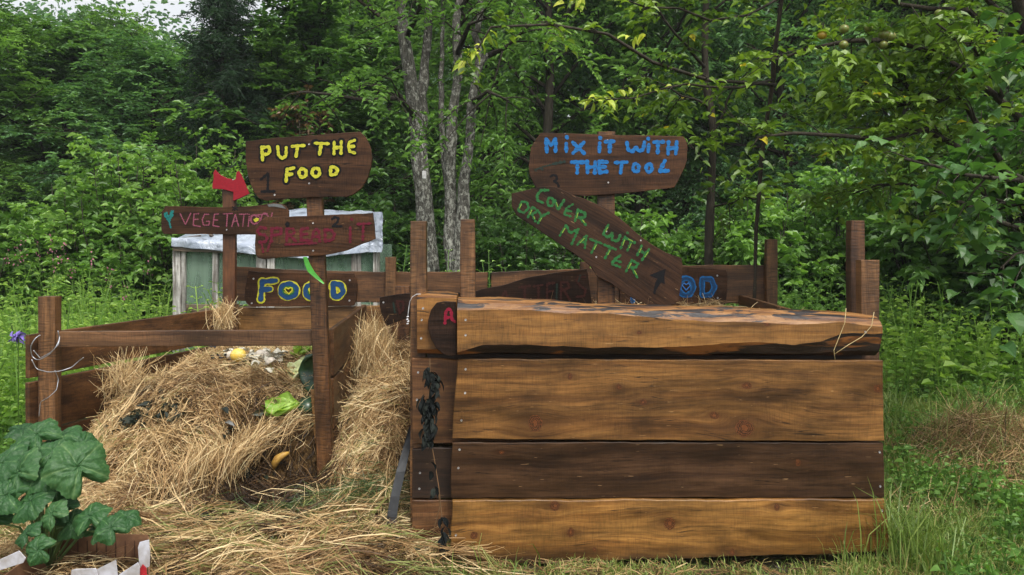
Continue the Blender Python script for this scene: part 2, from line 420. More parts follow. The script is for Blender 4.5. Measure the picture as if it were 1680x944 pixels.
def grow(limbs, g, n_sub=8, sub_len=.8, n_tw=8, tw_len=.35, n_leaf=9, leaf=.09, lw=.5, droop=.15, tmin=.3, up=.15, clump_v=.25, tw_r=.0, spread=.9, lup=.6, sub_r=.012, fine=False):
    """limbs: list of (pts, r0, r1). returns leaf arrays and a list of sub branch tubes"""
    subs = []; TP = []; TD = []; CV = []
    for pts, r0, r1 in limbs:
        pts = np.array(pts, float); k = len(pts)
        L = np.sum(np.linalg.norm(np.diff(pts, axis=0), axis=1)); ns = max(2, int(n_sub*(L if n_sub < 0 else 1)*(-1 if n_sub < 0 else 1)))
        for i in range(ns):
            t = tmin+(1-tmin)*(i+g.random())/ns; f = t*(k-1); a = min(int(f), k-2); fr = f-a
            p = pts[a]*(1-fr)+pts[a+1]*fr; T = norm(pts[a+1]-pts[a])
            rd = norm(g.normal(size=3)*np.array([1, 1, .55]))
            d = norm(T*.55+rd*spread+np.array([0, 0, up]))
            ln = sub_len*(.55+.8*g.random())*(1-.35*t)
            q = np.linspace(0, 1, 5)[:, None]
            sp = p+d*ln*q+np.array([0, 0, -1])*droop*ln*q**2+g.normal(size=(5, 3))*.03*ln*q
            subs.append((sp, sub_r*(1.2-.5*t)))
            m = max(2, int(n_tw*ln/sub_len)); cv = g.normal()*clump_v
            tt = g.uniform(.1, 1, m); ff = tt*4; ai = np.minimum(ff.astype(int), 3); fr2 = (ff-ai)[:, None]
            TP.append(sp[ai]*(1-fr2)+sp[ai+1]*fr2)
            TD.append(norm(d*.6+g.normal(size=(m, 3))*np.array([1, 1, .6])*.8)); CV.append(np.full(m, cv))
    TP = np.concatenate(TP); TD = np.concatenate(TD); CV = np.concatenate(CV); n = len(TP)
    tl = tw_len*(.6+.8*g.random(n))
    k = np.arange(n_leaf); s = (k+1)/n_leaf
    q = tl[:, None]*s[None]
    PP = TP[:, None]+TD[:, None]*q[..., None]+np.array([0, 0, -1.])*(droop*1.5*q*s[None])[..., None]
    S = norm(np.cross(TD, np.array([0, 0, 1.])))
    sg = np.where(k % 2 == 0, 1, -1)[None, :, None]
    DD = TD[:, None]*.55+S[:, None]*sg*.85+g.normal(size=(n, n_leaf, 3))*.25
    vv = np.clip(.46+CV[:, None]+g.normal(size=(n, n_leaf))*.14+s[None]*.12, 0, .97); vv = np.where(g.random((n, n_leaf)) < .008, 1.0, vv)
    V, Fc, A = leaves_geo(PP.reshape(-1, 3), DD.reshape(-1, 3), leaf, lw, g, up=lup, v=vv.ravel(), fine=fine)
    tw = [(TP[i], TP[i]+TD[i]*tl[i]) for i in range(n)] if tw_r > 0 else []
    return (V, Fc, A), subs, tw
def put_leaves(name, geo, mat, parent=None, loc=None):
    V, Fc, A = geo
    return mesh_obj(name, V, (Fc.astype(np.int32).ravel(), np.full(len(Fc), 4)), mat, parent, attr=A, loc=loc)

def put_wood(name, limbs, subs, mat, parent, n=6, twigs=(), tw_r=.003, sub_min=.2):
    mb = MB()
    for pts, r0, r1 in limbs: mb.tube(pts, np.linspace(r0, r1, len(pts)), n)
    for sp, r in subs: mb.tube(sp, np.linspace(r, r*.35, len(sp)), 4, cap=False)
    for a, b in twigs: mb.tube([a, (a+b)/2, b], tw_r, 3, cap=False)
    return mb.build(name, mat, parent, smooth=True)

def forest_tree(name, seed, h, cr, z0, n_limb, leafm, barkm, trunk_r=.09, lean=(0, 0), label=None, cat='tree', group=None, loc=(0, 0, 0), limb_el=(15, 45), **kw):
    g = np.random.default_rng(seed)
    root = thing(name, loc, label, cat, group); base = np.array(loc, float)
    k = 9; t = np.linspace(0, 1, k)[:, None]
    tp = base+np.array([0, 0, -.15])+np.c_[lean[0]*t**1.3, lean[1]*t, t*(h*.95)]+np.cumsum(g.normal(size=(k, 3))*np.array([.05, .05, 0]), 0)
    mb = MB(); mb.tube(tp, trunk_r*(1.15-1.0*t[:, 0])**.8*np.r_[1.35, np.ones(k-1)], 8)
    mb.build('trunk', barkm, root, smooth=True)
    limbs = []
    for i in range(n_limb):
        s = (i+.5)/n_limb; zz = z0+(h-z0)*s*.97; az = i*2.4+g.random()*.9
        prof = cr*(sin(pi*min(1, (.18+.8*s)))**.7)*(.65+.6*g.random())
        f = zz/(h*.95)*(k-1); a = min(int(f), k-2); p = tp[a]+(tp[a+1]-tp[a])*(f-a)
        el = R(g.uniform(*limb_el)+25*s); d = np.array([cos(az)*cos(el), sin(az)*cos(el), sin(el)])
        q = np.linspace(0, 1, 6)[:, None]
        pts = p+d*prof*q+np.array([0, 0, -1])*.18*prof*q**2+np.cumsum(g.normal(size=(6, 3))*.05*prof*.6, 0)*q
        limbs.append((pts, trunk_r*.42*(1.1-.7*s), .008))
    geo, subs, tw = grow(limbs, g, **kw)
    put_wood('limbs', limbs, subs, barkm, root, 5)
    put_leaves('crown', geo, leafm, root)
    return root
# ---------------------------------------------------------------- vegetation materials
lf_dark = leaf_mat('leaf_deep_green', (.034, .080, .020), (.075, .165, .042), (.15, .28, .075), trans=.42)
lf_mid = leaf_mat('leaf_mid_green', (.055, .120, .024), (.115, .235, .048), (.22, .39, .085), trans=.42)
lf_blue = leaf_mat('leaf_blue_green', (.042, .100, .042), (.090, .195, .080), (.17, .32, .13), trans=.42)
lf_light = leaf_mat('leaf_light_green', (.07, .15, .03), (.15, .29, .06), (.26, .42, .10), trans=.42)
lf_apple = leaf_mat('leaf_apple', (.055, .105, .015), (.115, .205, .028), (.20, .31, .045), yel=(.50, .42, .03), trans=.42)
lf_hazel = leaf_mat('leaf_hazel', (.025, .070, .018), (.055, .14, .035), (.11, .23, .06), trans=.40)
lf_lime = leaf_mat('leaf_lime', (.22, .32, .04), (.40, .52, .07), (.60, .64, .10), trans=.4)
lf_herb = leaf_mat('leaf_herb', (.085, .16, .03), (.18, .33, .06), (.34, .50, .11), trans=.45)
bk_dark = bark_mat('bark_dark', (.018, .015, .011), (.05, .042, .03))
bk_grey = bark_mat('bark_grey_lichen', (.035, .032, .026), (.13, .125, .105), patch=(.33, .33, .285), pth=.50)
bk_apple = bark_mat('bark_apple', (.022, .017, .012), (.06, .05, .035), patch=(.14, .15, .09), pth=.62)

# ---------------------------------------------------------------- the wood behind
def gz(x, y): return float(ground_z(x, y))
def at(px, d, dz=0): x = (px-CX)/F*d; return (x, d, gz(x, d)+dz)
KW1 = dict(n_sub=9, sub_len=1.0, n_tw=11, tw_len=.42, n_leaf=11, leaf=.105, lw=.36, droop=.3)      # feathery leaves
KW2 = dict(n_sub=9, sub_len=.9, n_tw=10, tw_len=.32, n_leaf=8, leaf=.12, lw=.62, droop=.15)        # broad leaves
protos = []
rows = [  # px, distance, height, kind, label
 (-60, 13.5, 5.2, 0, 'feathery tree at the left frame edge behind the flowering meadow'),
 (85, 14.5, 4.9, 1, 'dark tree rising behind the pale shrub, second from the left edge'),
 (235, 13.2, 4.5, 2, 'bluish green tree standing behind the greenhouse\'s left corner'),
 (395, 14.6, 4.8, 0, 'feathery bright tree directly behind the red arrow sign'),
 (545, 13.4, 5.2, 1, 'dense tree behind the yellow lettered sign, left of the grey trunks'),
 (905, 14.0, 9.0, 0, 'feathery tree between the grey trunks and the blue lettered sign'),
 (1040, 15.2, 9.2, 1, 'deep green tree standing behind the blue lettered sign'),
 (1290, 13.5, 7.4, 2, 'bluish tree behind the short back post of the right bin'),
 (1475, 14.2, 7.6, 0, 'feathery tree behind the two stacked corner posts'),
 (1660, 13.2, 8.8, 1, 'dark tree behind the big leaved hazel at the right edge'),
 (1840, 13.8, 8.6, 2, 'bluish tree just beyond the right frame edge'),
 (10, 20, 6.6, 2, 'tall bluish tree far back at the upper left corner'),
 (165, 21, 7.0, 0, 'tall feathery tree far back, its top under the sky gap at upper left'),
 (320, 19, 5.3, 1, 'tall dark tree far back between the two sky gaps'),
 (480, 22, 6.6, 2, 'tall bluish tree far back above the yellow lettered sign'),
 (620, 19.5, 9.0, 1, 'tall dark tree far back left of the grey trunks'),
 (800, 21, 12.5, 0, 'tall feathery tree far back right of the grey trunks'),
 (965, 20, 12.5, 2, 'tall bluish tree far back, left of the slim dark trunk'),
 (1120, 22, 11.5, 1, 'tall dark tree far back behind the slim dark trunk'),
 (1330, 20, 9.5, 0, 'tall feathery tree far back above the right bin\'s back post'),
 (1520, 21, 12.0, 2, 'tall bluish tree far back behind the apple branches'),
 (1720, 20, 12.0, 1, 'tall dark tree far back at the upper right corner'),
]
PROTO_H = 8.0
GROUP_W = 'trees of the wood behind the compost bins'
for kd, (lm, kw, nl, z0) in enumerate([(lf_mid, KW1, 34, .9), (lf_dark, KW2, 36, .6), (lf_blue, dict(KW1, lw=.46, leaf=.095, n_leaf=10), 34, .8)]):
    i0 = [i for i, r in enumerate(rows) if r and r[3] == kd][0]
    px, d, h, _, lb = rows[i0]
    x, y, z = at(px, d)
    t = forest_tree('broadleaf_tree', 20+kd, PROTO_H, 2.35, z0, nl, lm, bk_dark, .10, (.3, 0), lb, 'tree', GROUP_W, (x, y, z), **kw)
    t.scale = (max(h/PROTO_H, .95), max(h/PROTO_H, .95), h/PROTO_H); protos.append(t); rows[i0] = None
for i, r in enumerate(rows):
    if r is None: continue
    px, d, h, kd, lb = r
    s = h/PROTO_H; g = random.Random(i*7+1)
    copy_tree(protos[kd], at(px, d), g.uniform(0, 6.28), (max(s, 1)*(1.15 if d > 18 else .95), max(s, 1), s), lb)

# far wood on the rising ground: one mass of leaf clumps with stems
def far_wood():
    g = np.random.default_rng(5); n = 5600
    y = g.uniform(25, 62, n); x = g.uniform(-1, 1, n)*(y*.85+6)
    pxx = CX+x/y*F
    top = np.interp(pxx, [-200, 0, 60, 180, 330, 400, 450, 520, 640, 1700], [12.0, 10.8, 12.4, 13.0, 10.8, 9.4, 11.0, 12.2, 17, 19])*(y/45)**.65
    top = top+1.6*fbm(x, y, .35, 9)
    c = np.c_[x, y, ground_z(x, y)+g.random(n)**.75*(top-ground_z(x, y))]
    k = 60; r = g.normal(size=(n, k, 3))*np.array([.85, .85, .5])
    Pp = (c[:, None]+r).reshape(-1, 3); D = norm(r.reshape(-1, 3)+np.array([0, 0, -.3]))
    v = np.clip(np.repeat(.45+g.normal(size=n)*.22, k)+g.normal(size=n*k)*.1, 0, 1)
    V, Fc, A = leaves_geo(Pp, D, .23, .55, g, up=.5, v=v)
    mb = MB()
    for i in range(60):
        yy = g.uniform(25, 34); x0 = g.uniform(-1, 1)*yy*.7; z0 = gz(x0, yy)
        mb.tube([(x0, yy, z0-.2), (x0+g.normal()*.2, yy, z0+4), (x0+g.normal()*.5, yy, z0+8)], [.16, .12, .06], 5)
    o = put_leaves('far_wood', (V, Fc, A), lf_blue); tag(o, kind='stuff')
    o['label'] = 'dense far wood filling the background'; o['category'] = 'woodland'
    q = mb.build('trunks', bk_dark, o, smooth=True); q['kind'] = 'stuff'
far_wood()

# spruce, dark, upper left centre
def spruce(px, d, h, label):
    g = np.random.default_rng(77); loc = at(px, d); root = thing('spruce_tree', loc, label, 'tree'); b = np.array(loc)
    mb = MB(); mb.tube([b+(0, 0, -.2), b+(0, 0, h*.5), b+(0, 0, h)], [.08, .05, .012], 7); mb.build('trunk', bk_dark, root, smooth=True)
    limbs = []
    for i in range(46):
        s = (i+.5)/46; z = .8+(h-.9)*s; L = 1.15*(1-s)**.8+.12; az = i*2.4
        q = np.linspace(0, 1, 5)[:, None]; dd = np.array([cos(az), sin(az), .05])
        limbs.append((b+(0, 0, z)+dd*L*q+np.array([0, 0, -.35])*L*q**1.5, .018, .004))
    geo, subs, _ = grow(limbs, g, n_sub=12, sub_len=.45, n_tw=12, tw_len=.16, n_leaf=10, leaf=.06, lw=.22, droop=.35, up=-.1, sub_r=.005, tmin=.1)
    put_wood('limbs', limbs, subs, bk_dark, root, 4); put_leaves('crown', geo, leaf_mat('needle_green', (.012, .030, .014), (.022, .055, .024), (.04, .085, .036), trans=.2), root)
spruce(365, 12.4, 5.4, 'dark drooping spruce rising between the pale shrub and the yellow lettered sign')

# ---------------------------------------------------------------- grey lichen trunks
def grey_tree(name, stems, label, kids, seed, group=None):
    g = np.random.default_rng(seed); d0 = stems[0][0][2]; x0 = (stems[0][0][0]-CX)/F*d0
    root = thing(name, (x0, d0, gz(x0, d0)), label, 'tree', group)
    limbs = []; mb = MB()
    for st in stems:
        pts = np.array([P(a, b, c) for a, b, c, r in st]); rr = np.array([r for *_, r in st])
        # resample with wobble
        k = 16; tt = np.linspace(0, len(pts)-1, k); pp = np.stack([np.interp(tt, range(len(pts)), pts[:, j]) for j in range(3)], 1)
        pp += g.normal(size=pp.shape)*.012; rr2 = np.interp(tt, range(len(pts)), rr)*np.linspace(1, .82, k)*(1+g.normal(size=k)*.05)
        mb.tube(pp, rr2, 10)
    mb.build('trunk', bk_grey, root, smooth=True)
    for st in kids:
        pts = np.array([P(a, b, c) for a, b, c in st]); limbs.append((pts, .035, .008))
    geo, subs, _ = grow(limbs, g, n_sub=7, sub_len=.8, n_tw=6, tw_len=.35, n_leaf=10, leaf=.085, lw=.35, droop=.35, tmin=.25)
    put_wood('limbs', limbs, subs, bk_dark, root, 6); put_leaves('crown', geo, lf_mid, root)
    return root
D1 = 9.6
grey_tree('grey_trunk_tree', [
    [(706, 560, D1, .135), (704, 440, D1, .125), (697, 330, D1, .118), (688, 230, D1, .112), (678, 160, D1, .105), (668, 90, D1, .09), (655, 0, D1, .08), (645, -120, D1, .07), (632, -420, D1, .03)],
    [(690, 230, D1+.1, .07), (692, 160, D1+.15, .075), (700, 80, D1+.2, .06), (705, 0, D1+.2, .055), (712, -150, D1+.2, .05), (722, -380, D1+.2, .02)],
    [(712, 450, D1-.06, .07), (700, 330, D1-.06, .06), (693, 250, D1-.03, .045)]],
    'thick grey lichened trunk forking in two, with a small white tag',
    [[(660, 160, D1), (600, 165, D1-.2), (540, 155, D1-.3), (490, 150, D1-.4)], [(668, 60, D1), (600, 10, D1), (540, -40, D1-.4)],
     [(700, -60, D1), (760, -130, D1), (800, -140, D1-.4)], [(650, -80, D1), (600, -150, D1), (540, -160, D1)], [(640, -180, D1), (590, -280, D1+.4), (560, -330, D1)],
     [(712, -180, D1), (760, -260, D1-.4), (800, -330, D1)], [(655, 0, D1), (640, -60, D1-.7), (600, -90, D1-1.2)], [(668, 60, D1), (690, 10, D1-.8), (670, -10, D1-1.2)], [(685, 200, D1), (650, 150, D1-.5), (620, 150, D1-.8)]], 31)
grey_tree('grey_trunk_tree', [
    [(748, 560, D1-.2, .11), (744, 440, D1-.2, .10), (737, 330, D1-.2, .085), (740, 250, D1-.2, .075), (744, 170, D1-.2, .068), (750, 90, D1-.2, .06), (752, 0, D1-.2, .055), (756, -250, D1-.2, .03)],
    [(752, 540, D1-.25, .10), (752, 440, D1-.25, .095), (760, 340, D1-.28, .08), (768, 250, D1-.3, .07), (774, 170, D1-.3, .065), (786, 110, D1-.3, .05), (800, 90, D1-.3, .035)],
    [(786, 112, D1-.3, .045), (780, 60, D1-.3, .045), (790, 0, D1-.3, .04), (800, -200, D1-.3, .02)],
    [(744, 380, D1, .04), (728, 260, D1+.1, .045), (722, 180, D1+.1, .04), (724, 100, D1+.1, .035), (726, 0, D1+.1, .03), (728, -200, D1+.1, .02)]],
    'slimmer grey lichened trunks leaning apart, right of the thick forked trunk',
    [[(800, 92, D1-.3), (830, 78, D1-.4), (860, 50, D1-.6), (890, 20, D1-.8)], [(752, 20, D1-.2), (780, -20, D1-.3), (820, -60, D1-.5)], [(748, 50, D1), (770, 20, D1), (800, -10, D1)],
     [(755, -90, D1), (830, -170, D1), (880, -200, D1)], [(780, -130, D1), (740, -220, D1-.6), (720, -280, D1-.8)], [(750, 90, D1-.2), (770, 40, D1-.8), (800, 30, D1-1.0)], [(774, 170, D1-.3), (800, 150, D1-.7), (835, 165, D1-.9)]], 32)
mb = MB(); p = P(696, 287, D1-.24); mb.box(p, (.024, .004, .045), ch=.003); tg = mb.build('tag_plate', simple('white_plastic', (.7, .68, .68), .4), loc=p)
tag(tg, 'small pale tag fixed to the thick grey trunk', 'tag')

# ---------------------------------------------------------------- pale shrub on the left, shrubs and undergrowth
def shrub(name, loc, seed, h, rad, n, leafm, label, cat='shrub', group=None, barkm=None, **kw):
    g = np.random.default_rng(seed); root = thing(name, loc, label, cat, group); b = np.array(loc, float); limbs = []
    for i in range(n):
        az = i*2.4+g.random(); rr = rad*math.sqrt((i+.5)/n)*(.8+.4*g.random())
        hh = h*(1-.45*(rr/rad)**2)*(.75+.35*g.random())
        q = np.linspace(0, 1, 6)[:, None]; e = b+np.array([cos(az)*rr, sin(az)*rr, hh]); s = b+np.array([cos(az)*rr*.25, sin(az)*rr*.25, -.05])
        limbs.append((s+(e-s)*q+np.array([cos(az), sin(az), 0])*.12*rr*np.sin(q*pi)+g.normal(size=(6, 3))*.02*q, .016, .004))
    geo, subs, tw = grow(limbs, g, **kw)
    put_wood('stems', limbs, subs, barkm or bk_dark, root, 4); put_leaves('foliage', geo, leafm, root); return root
KS = dict(n_sub=10, sub_len=.42, n_tw=7, tw_len=.2, n_leaf=7, leaf=.085, lw=.55, droop=.12, tmin=.15, up=.45, sub_r=.006)
shrub('pale_shrub', at(245, 10.2), 41, 2.75, 1.25, 42, lf_light, 'tallest pale green shrub, left of the red arrow sign', **KS)
shrub('pale_shrub', at(345, 9.9), 42, 2.5, .95, 32, lf_light, 'pale green shrub behind the red arrow sign', **KS)
shrub('pale_shrub', at(130, 10.1), 44, 2.25, 1.1, 34, lf_light, 'mid height pale shrub left of the tallest pale shrub', **KS)
shrub('pale_shrub', at(45, 9.8), 43, 1.5, .9, 26, lf_light, 'low pale shrub behind the pink meadow flowers', **KS)
KD = dict(n_sub=8, sub_len=.5, n_tw=7, tw_len=.22, n_leaf=7, leaf=.10, lw=.6, droop=.15, tmin=.1, up=.3, sub_r=.006)
for px, d, h, r, n, mt, lb in [(640, 11.3, 2.1, 1.0, 26, lf_dark, 'dark undergrowth shrub behind the left grey trunk'),
    (850, 10.8, 1.9, 1.1, 28, lf_dark, 'dark shrub right of the grey trunks, behind the tall weeds'),
    (1060, 10.4, 1.7, 1.0, 26, lf_mid, 'green shrub in the gap between the blue lettered sign and slim trunk'),
    (1250, 10.2, 1.9, 1.0, 28, lf_mid, 'green shrub behind the short back post of the right bin'),
    (1400, 10.6, 2.4, 1.1, 30, lf_mid, 'tall green shrub behind the stacked corner posts'),
    (1560, 9.0, 2.7, 1.0, 34, lf_dark, 'dark bushy shrub behind the hazel at the right'),
    (1690, 7.4, 2.9, 1.0, 38, lf_dark, 'very dark shrub filling the right edge below the hazel leaves'),
    (500, 10.8, 1.8, .9, 22, lf_mid, 'green shrub behind the greenhouse roof'),
    (-70, 9.2, 2.2, 1.0, 26, lf_mid, 'green shrub at the left frame edge')]:
    shrub('green_shrub', at(px, d), int(px)+900, h, r, n, mt, lb, **KD)

shrub('withered_sapling', at(492, 12.0), 61, 3.75, .38, 7, leaf_mat('leaf_withered', (.06, .035, .015), (.12, .07, .03), (.20, .12, .05), trans=.2), 'withered brown leaved sapling top above the yellow lettered sign', 'sapling', **dict(KS, n_sub=6, tmin=.6))
# ---------------------------------------------------------------- slim trunk, apple tree, hazel
def px_tree(name, label, trunk, limbs_px, leafm, barkm, seed, **kw):
    g = np.random.default_rng(seed); d0 = trunk[0][2]; x0 = (trunk[0][0]-CX)/F*d0
    root = thing(name, (x0, d0, gz(x0, d0)), label, 'tree')
    mb = MB(); pts = np.array([P(a, b, c) for a, b, c, r in trunk]); k = 14; tt = np.linspace(0, len(pts)-1, k)
    pp = np.stack([np.interp(tt, range(len(pts)), pts[:, j]) for j in range(3)], 1)+g.normal(size=(k, 3))*.006
    mb.tube(pp, np.interp(tt, range(len(pts)), [r for *_, r in trunk])*(1+g.normal(size=k)*.06), 9); mb.build('trunk', barkm, root, smooth=True)
    limbs = []
    for r, st in limbs_px:
        p0 = np.array([P(*q) for q in st]); k = 8; tt = np.linspace(0, len(p0)-1, k)
        limbs.append((np.stack([np.interp(tt, range(len(p0)), p0[:, j]) for j in range(3)], 1)+g.normal(size=(k, 3))*.012, r, r*.3))
    geo, subs, tw = grow(limbs, g, **kw)
    put_wood('limbs', limbs, subs, barkm, root, 6, tw[::3], .0025); put_leaves('crown', geo, leafm, root)
    return root
slim = px_tree('slim_tree', 'slim dark straight trunk rising right of the blue lettered sign',
    [(1163, 640, 7.2, .045), (1164, 430, 7.2, .042), (1166, 330, 7.2, .038), (1173, 230, 7.2, .034), (1160, 160, 7.2, .036), (1157, 80, 7.2, .03), (1158, 0, 7.2, .028), (1162, -150, 7.2, .02)],
    [(.016, [(1160, 110, 7.2), (1120, 70, 7.0), (1080, 20, 6.8), (1040, -30, 6.6)]), (.012, [(1165, 225, 7.2), (1200, 150, 7.1), (1250, 90, 7.0)]),
     (.012, [(1160, 180, 7.2), (1110, 150, 7.0), (1070, 130, 6.8)]), (.010, [(1166, 340, 7.2), (1205, 330, 7.1), (1240, 325, 7.0)]), (.014, [(1158, 30, 7.2), (1210, -20, 7.1), (1270, -50, 7.0)]),
     (.012, [(1165, 270, 7.2), (1130, 235, 7.1), (1100, 220, 7.0)]), (.012, [(1158, -40, 7.2), (1100, -80, 7.0), (1050, -100, 6.9)])],
    lf_apple, bk_dark, 51, n_sub=7, sub_len=.42, n_tw=5, tw_len=.2, n_leaf=6, leaf=.085, lw=.5, droop=.25, tmin=.2, tw_r=.003, sub_r=.006)
AD = 5.6
apple = px_tree('apple_tree', 'spreading apple tree with small green apples at the upper right',
    [(1790, 800, 6.0, .10), (1770, 500, 6.0, .095), (1740, 300, 5.9, .085), (1700, 120, 5.8, .07), (1660, -60, 5.7, .05), (1640, -200, 5.7, .04)],
    [(.030, [(1735, 260, 5.9), (1640, 160, 5.6), (1540, 85, 5.4), (1440, 60, 5.3), (1350, 75, 5.2), (1275, 95, 5.2)]),
     (.028, [(1750, 330, 5.9), (1640, 280, 5.6), (1530, 215, 5.4), (1440, 230, 5.2), (1330, 215, 5.1), (1240, 225, 5.1)]),
     (.022, [(1640, 260, 5.5), (1570, 150, 5.5), (1510, 180, 5.4), (1420, 170, 5.3)]),
     (.024, [(1700, 120, 5.8), (1600, 20, 5.6), (1500, 15, 5.4), (1430, -30, 5.3), (1340, -60, 5.3)]),
     (.022, [(1690, 60, 5.8), (1560, -60, 5.4), (1440, -110, 5.2), (1300, -140, 5.0), (1180, -130, 4.9)]),
     (.020, [(1760, 400, 5.9), (1650, 370, 5.7), (1560, 320, 5.6), (1470, 300, 5.6), (1400, 320, 5.6)]),
     (.018, [(1540, 215, 5.4), (1480, 120, 5.5), (1430, 140, 5.6), (1370, 160, 5.7)]),
     (.018, [(1640, 160, 5.6), (1600, 90, 5.3), (1540, 40, 5.1)]),
     (.018, [(1660, -60, 5.7), (1600, -160, 5.5), (1500, -190, 5.3)])],
    lf_apple, bk_apple, 52, n_sub=15, sub_len=.46, n_tw=7, tw_len=.2, n_leaf=7, leaf=.075, lw=.58, droop=.25, tmin=.12, tw_r=.003, sub_r=.006, fine=True)
# long arching bough carried by a thin tree whose trunk is above / right; hangs over the bins
bough = px_tree('arching_tree', 'thin tree whose arching bough carries lime green leaf tips above the signs',
    [(1236, 620, 6.2, .016), (1238, 400, 6.2, .015), (1250, 250, 6.0, .016), (1268, 130, 5.8, .017), (1274, 90, 5.7, .017), (1290, -60, 5.6, .014)],
    [(.013, [(1290, 250, 5.4), (1267, 140, 5.82), (1190, 138, 5.2), (1113, 112, 4.9), (1060, 90, 4.8), (1010, 60, 4.7), (950, 44, 4.6), (880, 45, 4.5), (810, 50, 4.4), (788, 75, 4.4), (770, 95, 4.4), (758, 105, 4.4)][1:]),
     (.010, [(1262, 130, 5.8), (1190, 150, 5.2), (1130, 140, 5.0), (1080, 150, 4.9), (1010, 165, 4.8), (962, 166, 4.8)]),
     (.010, [(1283, 0, 5.64), (1200, 40, 5.3), (1120, 20, 5.1), (1050, 10, 5.0), (960, -20, 4.9), (920, 5, 4.9)])],
    lf_apple, bk_apple, 53, n_sub=9, sub_len=.16, n_tw=3, tw_len=.11, n_leaf=5, leaf=.06, lw=.5, droop=.4, tmin=.05, tw_r=.002, sub_r=.004, fine=True)
# lime tips of those boughs
g = np.random.default_rng(60); Pp = []; Dd = []
for st, n in (([(812, 48, 4.4), (788, 72, 4.4), (772, 92, 4.4), (757, 108, 4.4)], 22), ([(1130, 142, 5.0), (1080, 150, 4.9), (1010, 163, 4.8), (958, 167, 4.8)], 26), ([(960, -2, 4.9), (935, 6, 4.9), (918, 12, 4.9)], 10), ([(1060, 60, 4.8), (1030, 62, 4.8)], 6)):
    q = np.array([P(*s) for s in st])
    for i in range(n):
        f = g.random()*(len(q)-1); a = min(int(f), len(q)-2); p = q[a]+(q[a+1]-q[a])*(f-a)
        Pp.append(p+g.normal(size=3)*.01); Dd.append(norm(q[a+1]-q[a])*.5+g.normal(size=3)*.7)
put_leaves('young_leaves', leaves_geo(np.array(Pp), np.array(Dd), .06, .5, g, up=.2, fine=True), lf_lime, bough)
# apples
ap_m = simple('apple_skin', (.13, .19, .03), .35, .5, sc=45, c2=(.15, .12, .03)); ap_y = simple('apple_skin_yellow', (.42, .28, .03), .35, .5, sc=25)
for i, (px, py, rr, lb) in enumerate([(1349, 58, .03, 'yellow apple hanging leftmost in the apple tree'), (1385, 48, .032, 'green apple just right of the yellow apple'), (1384, 74, .03, 'green apple below the other, right of the yellow apple'),
        (1450, 57, .034, 'left apple of the close pair in the upper right tree'), (1461, 60, .033, 'right apple of the close pair in the upper right tree'), (1449, 74, .028, 'small apple below the close pair of apples'),
        (1425, 46, .027, 'brownish apple above the close pair of apples'), (1570, 44, .03, 'lone green apple at the far upper right'), (1540, 22, .026, 'small green apple near the top edge')]):
    p = P(px, py, 5.05); mb = MB(); V = []
    mb.blob(p, (rr, rr, rr*.92), .03, 8, seed=i); a = mb.build('apple', ap_y if i == 0 else ap_m, loc=p, smooth=True)
    tag(a, lb, 'apple', 'apples in the tree'); mb = MB(); mb.tube([p+(0, 0, rr*.8), p+(.005, 0, rr*1.9), p+(.012, 0, rr*2.8)], .0022, 5); mb.build('stalk', bk_apple, a)
px_tree('hazel_tree', 'big leaved hazel reaching in from the right edge',
    [(1900, 1000, 4.7, .05), (1860, 600, 4.7, .05), (1830, 300, 4.6, .04), (1800, 60, 4.5, .03), (1790, -60, 4.5, .02)],
    [(.018, [(1830, 330, 4.6), (1740, 250, 4.3), (1660, 210, 4.2), (1600, 240, 4.1)]), (.018, [(1840, 420, 4.6), (1740, 330, 4.2), (1640, 290, 4.0), (1560, 275, 3.9), (1490, 262, 3.9)]),
     (.016, [(1820, 200, 4.6), (1740, 110, 4.4), (1690, 80, 4.3), (1650, 110, 4.2)]), (.016, [(1850, 520, 4.7), (1760, 440, 4.4), (1690, 400, 4.2), (1640, 440, 4.1)]),
     (.016, [(1810, 120, 4.6), (1740, 0, 4.5), (1690, -20, 4.4)]), (.014, [(1740, 330, 4.2), (1650, 340, 4.2), (1590, 300, 4.2)])],
    lf_hazel, bk_dark, 54, n_sub=9, sub_len=.32, n_tw=4, tw_len=.18, n_leaf=4, leaf=.085, lw=.85, droop=.35, tmin=.2, tw_r=.003, sub_r=.006, lup=.7, fine=True)
